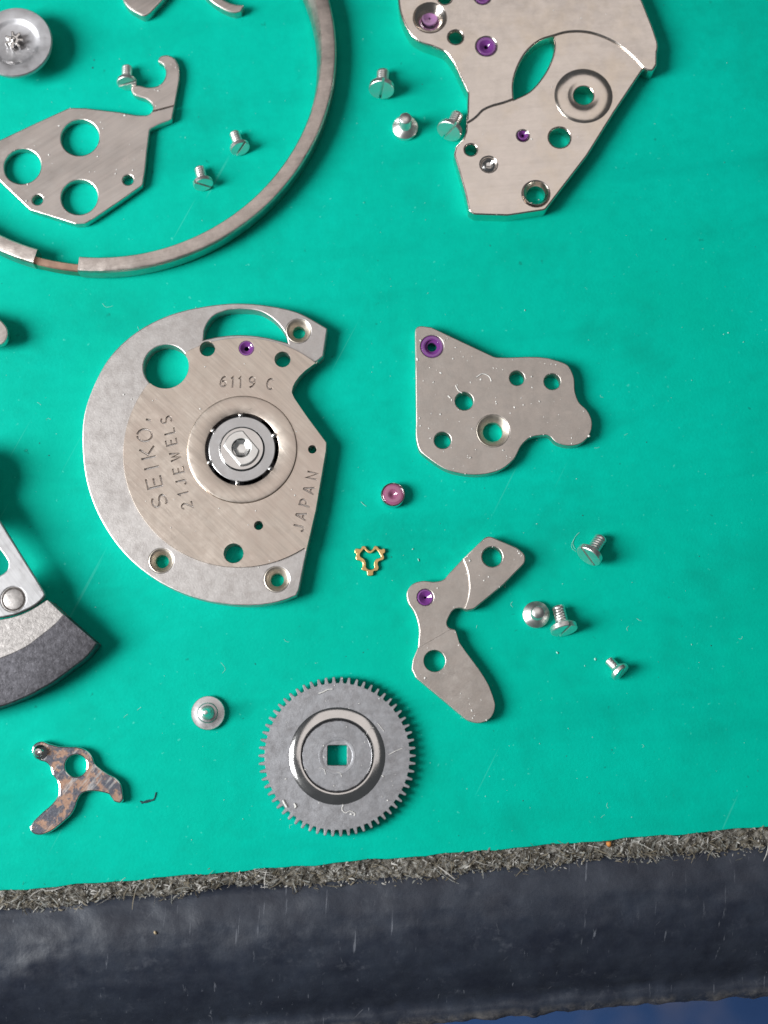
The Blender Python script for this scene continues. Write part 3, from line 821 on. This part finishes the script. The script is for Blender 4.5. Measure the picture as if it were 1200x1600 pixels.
# ================================================================== PLATE WITH HOOK (top left)
ZH = 0.75
c0 = W(120, 250, 0)
hp = thing('hooked_plate', 'pinkish plate with three large holes and a hook arm, inside the big ring', 'watch plate', (c0[0], c0[1], 0))
def z1(*a): return [(p[0]/3.0, p[1]/3.0)+tuple(p[2:]) for p in a]
ho = loop(z1((0, 655, 0), (180, 570, 0), (325, 504, 18), (400, 506, 10), (560, 525, 0), (660, 540), (695, 537), (712, 522, 0), (745, 514, 0), (780, 505, 0), (818, 494, 0), (806, 560, 6), (740, 585, 4), (702, 606, 6), (690, 700, 0), (680, 800, 0), (668, 868, 8), (560, 945, 0), (440, 1025, 6), (400, 1048, 10), (355, 1051, 10), (140, 984, 8), (0, 850, 0), (-120, 735, 10), (-95, 700, 10)), ZH)
hh = [circ(125, 215, 29.8, ZH), circ(35, 260, 28.8, ZH), circ(124, 308, 28.6, ZH), circ(200, 281, 8.3, ZH), circ(58.5, 312, 8.3, ZH)]
sheet('plate', ho, hh, 0.05, ZH, M['nickel'], hp, 0.09, dusty=34)
hk_ = loop(z1((712, 521, 0), (716, 500), (706, 480), (684, 464), (655, 455), (635, 447), (615, 424), (617, 405), (640, 399), (700, 408), (748, 396), (773, 362), (776, 328), (762, 300), (740, 284), (748, 266), (783, 257), (815, 270), (838, 312), (841, 350), (830, 430, 0), (818, 493, 0)), ZH-.06)
sheet('hook_arm', hk_, [], 0.05, ZH-.05, M['nickel'], hp, 0.12, 3, dusty=8)

# ================================================================== CASING RING
HR = 1.7
op = [(524, 83), (522, 117), (508, 187), (483, 243), (360, 363), (290, 398), (233, 417), (160, 425), (122, 425), (0, 393)]
import itertools
def fit(pts):                                      # least-squares circle
    import numpy as np
    q = np.array([W(u, v, HR) for u, v in pts]); A = np.c_[2*q, np.ones(len(q))]; b = (q**2).sum(1)
    s_, *_ = np.linalg.lstsq(A, b, rcond=None); return s_[0], s_[1], math.sqrt(s_[2]+s_[0]**2+s_[1]**2)
rx, ry, rR = fit(op)
ip = [(122, 403), (167, 402), (233, 392), (317, 360), (367, 333), (433, 277), (467, 230), (490, 167), (497, 100), (496, 60)]
ix, iy, iR = fit(ip)
iR = sum((Vector(W(u, v, HR))-Vector((rx, ry))).length for u, v in ip)/len(ip)
print('ring', rx, ry, rR, iR)
cr = thing('casing_ring', 'large steel casing ring with a gap in its band, top left', 'watch ring', (rx, ry, 0))
def bandarc(name, a_0, a_1, prof, mat, n=160):
    bm = bmesh.new(); cs_ = []
    for i in range(n+1):
        t = math.radians(a_0+(a_1-a_0)*i/n)
        cs_.append([bm.verts.new((r*math.cos(t), r*math.sin(t), z)) for r, z in prof])
    m_ = len(prof)
    for a, b in zip(cs_, cs_[1:]):
        for k in range(m_): bm.faces.new((a[k], a[(k+1) % m_], b[(k+1) % m_], b[k]))
    bm.faces.new(cs_[0]); bm.faces.new(cs_[-1][::-1])
    return finish(bm, name, mat, cr, ang=25)
def ra(u, v): q = W(u, v, HR); return math.degrees(math.atan2(q[1]-ry, q[0]-rx))
g0, g1 = ra(54, 402), ra(122, 414)
print('gap', g0, g1)
band = [(rR-.02, 0.25), (rR+.02, 0.5), (rR, HR-.22), (rR-.10, HR-.05), (rR-.22, HR), (iR+.06, HR), (iR-.06, HR-.16), (iR-.06, HR-.4), (iR+.02, 0.2), (iR+.25, 0.0), (rR-.3, 0.0)]
if g1 < g0: g1 += 360
bandarc('band', g1, g0+360, band, M['ring'], 260)
thin = [(rR-.12, 0.2), (rR-.12, HR-.55), (rR-.2, HR-.48), (iR+.52, HR-.48), (iR+.45, HR-.55), (iR+.45, 0.2)]
bandarc('recessed_strip', g0-1.0, g1+1.0, thin, M['copper'], 24)
bm = bmesh.new(); cs_ = []                         # inner chamfered lip, widening away from the viewer
th0 = ra(492, 172)
for i in range(81):
    d_ = 110*i/80; t = math.radians(th0+d_); wv = 0.05+min(1.0, d_/42)*0.85
    cs_.append([bm.verts.new((r*math.cos(t), r*math.sin(t), z)) for r, z in ((iR+.05, HR-.06), (iR-.02, HR-.05), (iR-wv*.5, HR-.12-wv*.35), (iR-wv, HR-.2-wv*.9), (iR-wv, .3), (iR+.05, .3))])
for a, b in zip(cs_, cs_[1:]):
    for k in range(6): bm.faces.new((a[k], a[(k+1) % 6], b[(k+1) % 6], b[k]))
finish(bm, 'inner_lip', M['ring'], cr, ang=40)

# ================================================================== SMALL PARTS CUT BY THE FRAME
# pinion wheel
ZWH = 2.1
c0 = W(23, 65, ZWH)
wh = thing('pinion_wheel', 'pale round wheel with a toothed pinion in its dished middle, top left corner', 'watch wheel', (c0[0], c0[1], 0))
wk = S(23, 65, ZWH)
lathe('wheel_disc', [(0, ZWH-.55), (50*wk, ZWH-.55), (57*wk, ZWH-.5), (58*wk, ZWH-.35), (58*wk, ZWH-.1), (56.5*wk, ZWH), (40*wk, ZWH), (38*wk, ZWH-.03), (35*wk, ZWH-.16), (30*wk, ZWH-.24), (8*wk, ZWH-.26)], *c0, M['wheel'], wh, 96)
pin = []
for i in range(7):
    for da, r_ in ((-.5, 7.5), (-.3, 8), (-.18, 14), (0, 15), (.18, 14), (.3, 8)):
        t = 2*PI*(i+da)/7; pin.append((c0[0]+r_*wk*math.cos(t), c0[1]+r_*wk*math.sin(t)))
sheet('pinion', pin, [], ZWH-.25, ZWH+.35, M['steel'], wh, 0.06, 2)
lathe('arbor', [(0, 0), (.3, .02), (.5, .2), (.55, ZWH-.5)], *c0, M['steel'], wh, 24)
lathe('pivot', [(4*wk, ZWH+.3), (3*wk, ZWH+.6), (0, ZWH+.65)], *c0, M['steel'], wh, 16)

c0 = W(222, -10, 0)
t1 = thing('rounded_lever_end', 'rounded beige lever end poking in at the top edge beside the pale wheel', 'lever', (c0[0], c0[1], 0))
sheet('lever_end', loop([(190, -6), (193, 2), (201, 12), (213, 20), (226, 25), (235, 20, 0), (254, 0, 0), (270, -20, 3), (240, -40, 5), (200, -30, 5)], 0.9), [], 0.0, 0.9, M['nickel'], t1, 0.15, 3, dusty=4)
c0 = W(350, -5, 0)
t2 = thing('spring_arm', 'thin curved beige spring arm poking in at the top edge inside the ring', 'spring', (c0[0], c0[1], 0))
sheet('arm', loop([(318, -10), (328, 0), (337, 7), (347, 13), (358, 18), (368, 20), (376, 18, 3), (382, 7, 3), (372, 7), (362, 5), (352, 1), (342, -6), (330, -20), (315, -25)], 0.9), [], 0.0, 0.9, M['nickel'], t2, 0.12, 3)

ZK = 1.7
c0 = W(-15, 520, 0)
t3 = thing('lever_tip', 'pale pinkish lever tip poking in at the left edge beside the engraved plate', 'lever', (c0[0], c0[1], 0))
sheet('tip', loop([(-60, 480, 5), (-6, 494, 0), (4, 503), (10.6, 512), (12.3, 520), (9.6, 531), (4, 537), (-4, 539, 0), (-60, 540, 5)], ZK), [], ZK-.6, ZK, M['nickel'], t3, 0.1, 2)
lathe('foot', [(0, 0), (.9, 0), (.9, ZK-.58), (0, ZK-.58)], *W(-38, 512, ZK), M['nickel'], t3, 24)

# ================================================================== WINDING ROTOR (left edge)
ZP = 2.6
c0 = W(-20, 940, 0)
ro_ = thing('winding_rotor', 'heavy grey winding rotor with dark curved weight at the left edge', 'rotor', (c0[0], c0[1], 0))
zq = lambda *a: [(p[0]/4.706, 780+p[1]/4.706)+tuple(p[2:]) for p in a]
pl = loop(zq((-330, -330, 10), (-120, -30, 0), (0, 162, 0), (318, 672, 5), (331, 703, 5), (308, 735, 4), (255, 778), (200, 808), (100, 848), (0, 868), (-150, 872), (-400, 830), (-700, 700, 10), (-620, -100, 20)), ZP)
opn = loop(zq((-330, 150, 20), (-120, 240, 10), (0, 370), (40, 425), (62, 470), (55, 515), (0, 562), (-60, 590, 0), (-330, 600, 30)), ZP)
rv = zq((98, 735))[0]
sheet('rotor_plate', pl, [opn, circ(*rv, 19.5, ZP)], ZP-.5, ZP, M['rotor'], ro_, 0.09, 2, dusty=10)
rk = S(*rv, ZP)
lathe('rivet', [(20*rk, ZP-.5), (19.6*rk, ZP-.04), (18.6*rk, ZP-.03), (16.8*rk, ZP-.16), (16.5*rk, ZP-.18), (15.8*rk, ZP-.06), (14*rk, ZP-.03), (0, ZP-.02)], *W(*rv, ZP), M['weight'], ro_, 48)
ZWt = 2.5
top = loop(zq((350, 738, 3), (470, 850, 0), (400, 925), (300, 1005), (200, 1080), (100, 1130), (0, 1170), (-200, 1225), (-500, 1245), (-800, 1190, 3), (-740, 960, 3), (-400, 900, 0), (-150, 905), (0, 886), (110, 862), (205, 826), (270, 790)), ZWt)
sheet('weight', top, [], 0.0, ZWt, M['weight'], ro_, 0.05, 2)
# sloping outer face of the weight, its shade painted in as dark metal, from the inner line down to the rim
ia = [W(*q, ZWt) for q in [(p[0], p[1]) for p in zq((470, 851), (400, 926), (300, 1006), (200, 1081), (100, 1131), (0, 1171), (-200, 1226), (-500, 1246), (-800, 1191))]]
oa = [W(*q, 1.9) for q in [(p[0], p[1]) for p in zq((715, 1062), (640, 1158), (530, 1245), (400, 1340), (300, 1398), (200, 1450), (0, 1528), (-300, 1600), (-800, 1560))]]
def dens(a, k=8):
    r = []
    for i in range(len(a)-1):
        p0 = Vector(a[max(0, i-1)]); p1 = Vector(a[i]); p2 = Vector(a[i+1]); p3 = Vector(a[min(len(a)-1, i+2)])
        for j in range(k):
            t = j/k
            r.append(0.5*((2*p1)+(p2-p0)*t+(2*p0-5*p1+4*p2-p3)*t*t+(3*p1-p0-3*p2+p3)*t**3))
    return r+[Vector(a[-1])]
ia, oa = dens(ia), dens(oa)
bm = bmesh.new(); cs_ = []
for a, b in zip(ia, oa):
    row = []
    d = (b-a)
    for t, z in ((-.01, 0.02), (-.01, ZWt-.02), (0.0, ZWt), (0.3, ZWt-.13), (0.6, ZWt-.28), (0.9, ZWt-.46), (0.97, ZWt-.52), (1.0, ZWt-.62), (1.005, ZWt-.9), (0.99, 0.2), (0.96, 0.02)):
        q = a+d*t; row.append(bm.verts.new((q.x-ro_.location.x, q.y-ro_.location.y, z)))
    cs_.append(row)
m_ = len(cs_[0])
for a, b in zip(cs_, cs_[1:]):
    for k in range(m_): bm.faces.new((a[k], a[(k+1) % m_], b[(k+1) % m_], b[k]))
bm.faces.new(cs_[0]); bm.faces.new(cs_[-1][::-1])
rim = finish(bm, 'weight_rim', M['shaded_weight'], ro_, ang=25)
lathe('hub', [(0, .6), (2.4, .6), (2.6, .8), (2.6, ZP+.3), (2.4, ZP+.45), (0, ZP+.45)], *W(-75, 745, ZP), M['race'], ro_, 48)

# ================================================================== LOOSE JEWEL AND SPRING
c0 = W(614, 773, 0)
js = thing('jewel_setting', 'loose pink jewel in a bright round silver setting beside the engraved plate', 'jewel', (c0[0], c0[1], 0))
jk = S(614, 773, .8); jx, jy = W(614, 772.5, .8)
lathe('setting', [(0, 0), (17*jk, 0), (19.2*jk, .12), (19.4*jk, .62), (18.6*jk, .78), (17.6*jk, .82), (16.6*jk, .78), (16*jk, .6)], jx, jy, M['steel'], js, 48)
lathe('jewel', [(16.4*jk, .6), (16.4*jk, .74), (15*jk, .78), (9*jk, .80), (5*jk, .74), (2.5*jk, .62), (0, .56)], jx, jy, M['pink'], js, 40)

c0 = W(578, 876, 0)
z9 = lambda *a: [(540+p[0]/8.89, 740+p[1]/8.89)+tuple(p[2:]) for p in a]
so = loop(z9((125, 1078), (140, 1042), (172, 1040), (205, 1045), (235, 1006), (268, 1006), (298, 1045), (340, 1072), (376, 1048), (405, 1004), (440, 1010), (470, 1045), (500, 1050), (535, 1037), (553, 1073), (540, 1105), (522, 1114), (536, 1152), (528, 1193), (490, 1208), (456, 1226), (450, 1260), (462, 1310), (445, 1343), (390, 1360), (382, 1408), (340, 1420), (305, 1410), (295, 1360), (247, 1343), (222, 1325), (235, 1290), (235, 1238), (205, 1213), (152, 1196), (140, 1160), (150, 1116), (132, 1105)), 0.28, 4)
si = loop(z9((255, 1052), (280, 1072), (310, 1098), (348, 1106), (385, 1085), (420, 1056), (445, 1072), (470, 1112), (490, 1158), (470, 1174), (425, 1186), (402, 1220), (395, 1270), (398, 1308), (380, 1326), (310, 1326), (287, 1304), (285, 1250), (275, 1210), (250, 1180), (207, 1152), (200, 1126), (230, 1078)), 0.28, 4)
ss = sheet('shock_spring', so, [si], 0.10, 0.28, M['gold'], None, 0.04, 2)
bmo = W(578, 876, 0)
for v in ss.data.vertices: v.co.x -= bmo[0]; v.co.y -= bmo[1]
ss.location = (bmo[0], bmo[1], 0)
tag(ss, 'tiny gold three lobed spring clip lying on the green mat', 'spring')

# ================================================================== SCREWS
def screw_meshes(R, s, L, t, cone, slotw, seed):
    """head (two half discs either side of the slot on a countersunk cone) and threaded shank, face at z = 0, axis down -z"""
    rnd = random.Random(seed)
    bm = bmesh.new()
    d = 0.37*R                                     # slot depth
    for sgn in (1, -1):                            # the two lands
        a_ = math.asin(slotw/R); n = 22; pts = []
        for i in range(n+1):
            q = a_+(PI-2*a_)*i/n; pts.append((math.cos(q), sgn*math.sin(q)))
        lv_ = []
        for rr, z in ((R, -d), (R, -0.05), (R-.05, 0.0)):
            ring_ = []
            for i, (cx_, sy_) in enumerate(pts):
                x, y = rr*cx_, rr*sy_
                if i in (0, n): y = sgn*slotw*(1.0 if z < -0.01 else 1.12)
                ring_.append(bm.verts.new((x, y, z)))
            lv_.append(ring_)
        for a, b in zip(lv_, lv_[1:]):
            for i in range(n): bm.faces.new((a[i], a[i+1], b[i+1], b[i]))
            bm.faces.new((a[n], a[0], b[0], b[n]))
        bm.faces.new(lv_[-1])
    segs = 44
    rings = []
    for r_, z in ((0, -d), (R, -d), (R, -t), (R*0.97, -t-.03), (s*1.08, -t-cone), (s, -t-cone-.02)):
        if r_ == 0: rings.append([bm.verts.new((0, 0, z))])
        else: rings.append([bm.verts.new((r_*math.cos(2*PI*i/segs), r_*math.sin(2*PI*i/segs), z)) for i in range(segs)])
    for a, b in zip(rings, rings[1:]):
        for i in range(segs):
            j = (i+1) % segs
            if len(a) == 1: bm.faces.new((a[0], b[i], b[j]))
            else: bm.faces.new((a[i], a[j], b[j], b[i]))
    ho_ = finish(bm, 'head', M['screw']); hm = ho_.data; bpy.data.objects.remove(ho_)
    bm = bmesh.new(); segs = 24; rings = []
    z = -t-cone+.02; prof = [(s, z)]
    pitch = 0.22
    while z > -L+.25:
        prof += [(s, z-.06), (s*.91, z-.06-pitch*.35), (s, z-.06-pitch*.75)]; z -= pitch
    prof += [(s, -L+.06), (s*.88, -L), (0, -L-.0)]
    for r_, zz in prof:
        if r_ == 0: rings.append([bm.verts.new((0, 0, zz))])
        else: rings.append([bm.verts.new((r_*math.cos(2*PI*i/segs), r_*math.sin(2*PI*i/segs), zz)) for i in range(segs)])
    for a, b in zip(rings, rings[1:]):
        for i in range(segs):
            j = (i+1) % segs
            if len(b) == 1: bm.faces.new((a[i], a[j], b[0]))
            else: bm.faces.new((a[i], a[j], b[j], b[i]))
    so_ = finish(bm, 'shank', M['screw'], ang=50); sm = so_.data; bpy.data.objects.remove(so_)
    return hm, sm
BIG = dict(R=1.03, s=.50, L=2.05, t=.40, cone=.32, slotw=.10)
MID = dict(R=.80, s=.43, L=1.72, t=.30, cone=.20, slotw=.085)
SML = dict(R=.76, s=.36, L=1.45, t=.30, cone=.34, slotw=.07)
meshes = {id(BIG): screw_meshes(**BIG, seed=1), id(MID): screw_meshes(**MID, seed=2), id(SML): screw_meshes(**SML, seed=3)}
def screw(kind, head, tip, spin, label, upright=False, dz=0.0, extra=0.0):
    hm, sm = meshes[id(kind)]
    if upright:
        x, y = W(*head, 0)
        mat_ = Matrix.Translation((x, y, 0.0+dz)) @ Matrix.Rotation(extra, 4, 'Y') @ Matrix.Rotation(PI, 4, 'X') @ Matrix.Rotation(spin, 4, 'Z')
    else:
        tau = math.atan2(kind['R']-kind['s'], kind['L']-kind['t'])+extra
        z0 = kind['t']*math.sin(tau)+kind['R']*math.cos(tau)+dz
        hx_, hy_ = W(*head, z0); tx_, ty_ = W(*tip, kind['s'])
        a = math.atan2(hy_-ty_, hx_-tx_)
        # local +z (face normal) -> heading a, raised by tau
        axis = Vector((math.cos(a)*math.cos(tau), math.sin(a)*math.cos(tau), math.sin(tau)))
        rot = axis.to_track_quat('Z', 'Y').to_matrix().to_4x4()
        mat_ = Matrix.Translation((hx_, hy_, z0)) @ rot @ Matrix.Rotation(spin, 4, 'Z')
    r = thing('screw', label, 'screw', (0, 0, 0), 'loose slotted screws')
    r.matrix_world = mat_
    for nm, me in (('head', hm), ('shank', sm)):
        o = bpy.data.objects.new(nm, me); COL.objects.link(o); o.parent = r
    return r
screw(MID, (198, 131), (199, 112), 0.3, 'small screw resting against the tip of the hook arm', dz=0.03)
screw(MID, (375.5, 233), (368, 212), 0.9, 'small screw inside the ring, nearest its right band')
screw(MID, (318, 289), (313, 268), 2.4, 'small slotted screw inside the ring, right of the hooked plate, lower of two')
screw(BIG, (596, 141), (599, 108), 1.45, 'screw lying between the ring and the bright bridge, uppermost of three')
screw(BIG, (633, 202), (636, 180), 0.4, 'screw standing on its head left of the bright bridge', upright=True, extra=0.0)
screw(BIG, (701, 206), (715, 179), 1.2, 'screw touching the left side of the bright bridge')
screw(BIG, (919, 870), (934, 848), 2.55, 'slotted screw right of the two armed cock, uppermost there')
screw(BIG, (837, 961), (838, 955), 0.9, 'screw standing on its head right of the two armed cock', upright=True)
screw(BIG, (882, 986), (876, 966), 1.15, 'slotted screw lying just right of the screw standing on its head by the cock')
screw(SML, (971, 1052), (956, 1037), 1.0, 'smallest screw, lying alone at lower right of the mat')

c0 = W(325, 1114, .4)
pp = thing('pointed_stud', 'round steel stud with a pointed post, upper left of the toothed wheel', 'stud', (c0[0], c0[1], 0))
sk = S(325, 1114, .4)
lathe('disc', [(0, 0), (25*sk, 0), (26.6*sk, .08), (26.6*sk, .36), (25.6*sk, .43), (19*sk, .44), (17.5*sk, .46), (15*sk, .46)], *c0, M['race'], pp, 64)
lathe('collar', [(16*sk, .44), (16*sk, .58), (14.5*sk, .66), (11*sk, .7)], *c0, M['race'], pp, 48)
lathe('post', [(11.5*sk, .68), (11*sk, 1.0), (9*sk, 1.15), (8.4*sk, 1.3), (5*sk, 1.75), (3.2*sk, 1.9), (0, 1.95)], *c0, M['screw'], pp, 36)

# ================================================================== DUST, LINT AND GRIT
random.seed(21)
def specks(name, mats, items):
    bm = bmesh.new()
    for p, r, mi in items:
        m_ = Matrix.Translation(p) @ Matrix.Rotation(random.uniform(0, 6.3), 4, 'Z') @ Matrix.Diagonal((r*random.uniform(.6, 1.5), r*random.uniform(.5, 1.0), r*.45, 1))
        res = bmesh.ops.create_icosphere(bm, subdivisions=1, radius=1.0, matrix=m_)
        for v in res['verts']: v.co += Vector((random.uniform(-.3, .3)*r, random.uniform(-.3, .3)*r, 0))
        for f in {f for v in res['verts'] for f in v.link_faces}: f.material_index = mi
    return finish(bm, name, mats, ang=180)
items = []
for outer, hls, z, n in TOPS:
    xs = [p[0] for p in outer]; ys = [p[1] for p in outer]; k = 0; tries = 0
    while k < n and tries < n*30:
        tries += 1
        p = (random.uniform(min(xs), max(xs)), random.uniform(min(ys), max(ys)))
        if inside(p, outer) and not any(inside(p, h_) for h_ in hls):
            items.append((Vector((p[0], p[1], z+.01)), random.choice((.035, .05, .05, .07, .07, .10))*random.uniform(.7, 1.2), 0)); k += 1
big_ring = [(rx+(rR+.3)*math.cos(i*.1), ry+(rR+.3)*math.sin(i*.1)) for i in range(63)]
def blocked(p): return any(inside(p, o) for o, *_ in TOPS)
for _ in range(260):
    p = W(random.uniform(-20, 1220), random.uniform(-20, 1320))
    if not blocked(p): items.append((Vector((p[0], p[1], .01)), random.choice((.025, .035, .035, .05))*random.uniform(.7, 1.2), random.choices((1, 2), (.7, .3))[0]))
for u, v, r, mi in ((654, 875, .11, 1), (871, 1020, .10, 1), (930, 1030, .10, 1), (310, 183, .05, 2), (147, 94, .07, 2), (145, 106, .07, 2), (585, 1117, .09, 0), (645, 858, .07, 1), (1138, 520, .08, 1), (820, 485, .08, 1)):
    p = W(u, v); items.append((Vector((p[0], p[1], .02)), r, mi))
tag(specks('dust_specks', [M['dust'], M['lint'], M['grit']], items), kind='stuff')

def hairs(name, mats, lst):
    bm = bmesh.new()
    for pts, z, r, mi in lst:
        P = dens([W(u, v, z) for u, v in pts], 6); prev = None
        for i, q in enumerate(P):
            d = (P[min(i+1, len(P)-1)]-P[max(i-1, 0)]).normalized(); nn = Vector((-d.y, d.x))
            ring_ = [bm.verts.new((q.x+nn.x*a, q.y+nn.y*a, z+.01+b)) for a, b in ((-r, 0), (0, r*1.3), (r, 0), (0, -r))]
            if prev:
                for k in range(4):
                    f = bm.faces.new((prev[k], prev[(k+1) % 4], ring_[(k+1) % 4], ring_[k])); f.material_index = mi
            prev = ring_
    return finish(bm, name, mats, ang=180)
def g4(*a): return [(380+p[0]/4, 1030+p[1]/4) for p in a]
zz = ZG+.02
H = [(g4((625, 912), (618, 940), (640, 960), (670, 948), (700, 965)), zz, .035, 0), (g4((470, 215), (500, 205), (530, 190), (560, 186)), zz, .06, 0), (g4((910, 598), (950, 575), (995, 557)), zz, .03, 0),
     (g4((475, 680), (505, 685), (515, 720)), ZG+.16, .025, 0), (g4((585, 705), (610, 715), (615, 735)), ZG+.16, .025, 0), (g4((770, 470), (785, 440), (815, 425)), ZG+.2, .02, 0), (g4((320, 900), (330, 920), (322, 930)), zz, .09, 0), (g4((840, 400), (880, 450)), zz, .02, 0), (g4((250, 880), (262, 905), (275, 925)), zz, .10, 0),
     ([(905, 832), (898, 840), (895, 850), (899, 858)], .03, .014, 1), ([(897, 842), (893, 850), (894, 857), (900, 862)], .03, .012, 1),
     ([(160, 474), (166, 480), (176, 478)], .0, .014, 1), ([(215, 510), (219, 520)], .0, .014, 1), ([(787, 905), (790, 918), (784, 912)], .03, .014, 1),
     ([(564, 784), (568, 788), (572, 791)], .02, .02, 1), ([(345, 1035), (352, 1045), (347, 1052)], .0, .012, 1),
     ([(219, 1252), (226, 1254), (234, 1252), (241, 1248), (244, 1238)], .02, .055, 2), ([(221, 1255), (230, 1251), (240, 1250)], .03, .06, 2), ([(744, 590), (754, 584), (764, 588), (768, 596)], ZC1+.01, .05, 0), ([(712, 602), (716, 610), (722, 614)], ZC1+.01, .05, 0), ([(700, 618), (704, 622)], ZC1+.01, .06, 0)]
for _ in range(26):
    u, v = random.uniform(0, 1200), random.uniform(430, 1290)
    if blocked(W(u, v)): continue
    a = random.uniform(0, 6.3); L = random.uniform(3, 9); b = random.uniform(-3, 3)
    H.append(([(u, v), (u+L*math.cos(a)*.5-b*math.sin(a), v+L*math.sin(a)*.5+b*math.cos(a)), (u+L*math.cos(a), v+L*math.sin(a))], .0, .013, 1))
tag(hairs('lint_threads', [M['dust'], M['lint'], M['grit']], H), kind='stuff')
# orange crumb and straw in the fibres
ocr = []
p = W(952, 1318, -.1)
ocr.append((Vector((p[0], p[1], -.05)), .28, 0))
o = specks('orange_crumb', [M['orange']], ocr)
tag(o, 'small orange crumb caught in the frayed fibres', 'crumb')
q = W(243, 1457, -.1)
o = specks('tan_crumb', [M['tan']], [(Vector((q[0], q[1], 0.02)), .2, 0)])
tag(o, 'small tan crumb on the black bench edge', 'crumb')
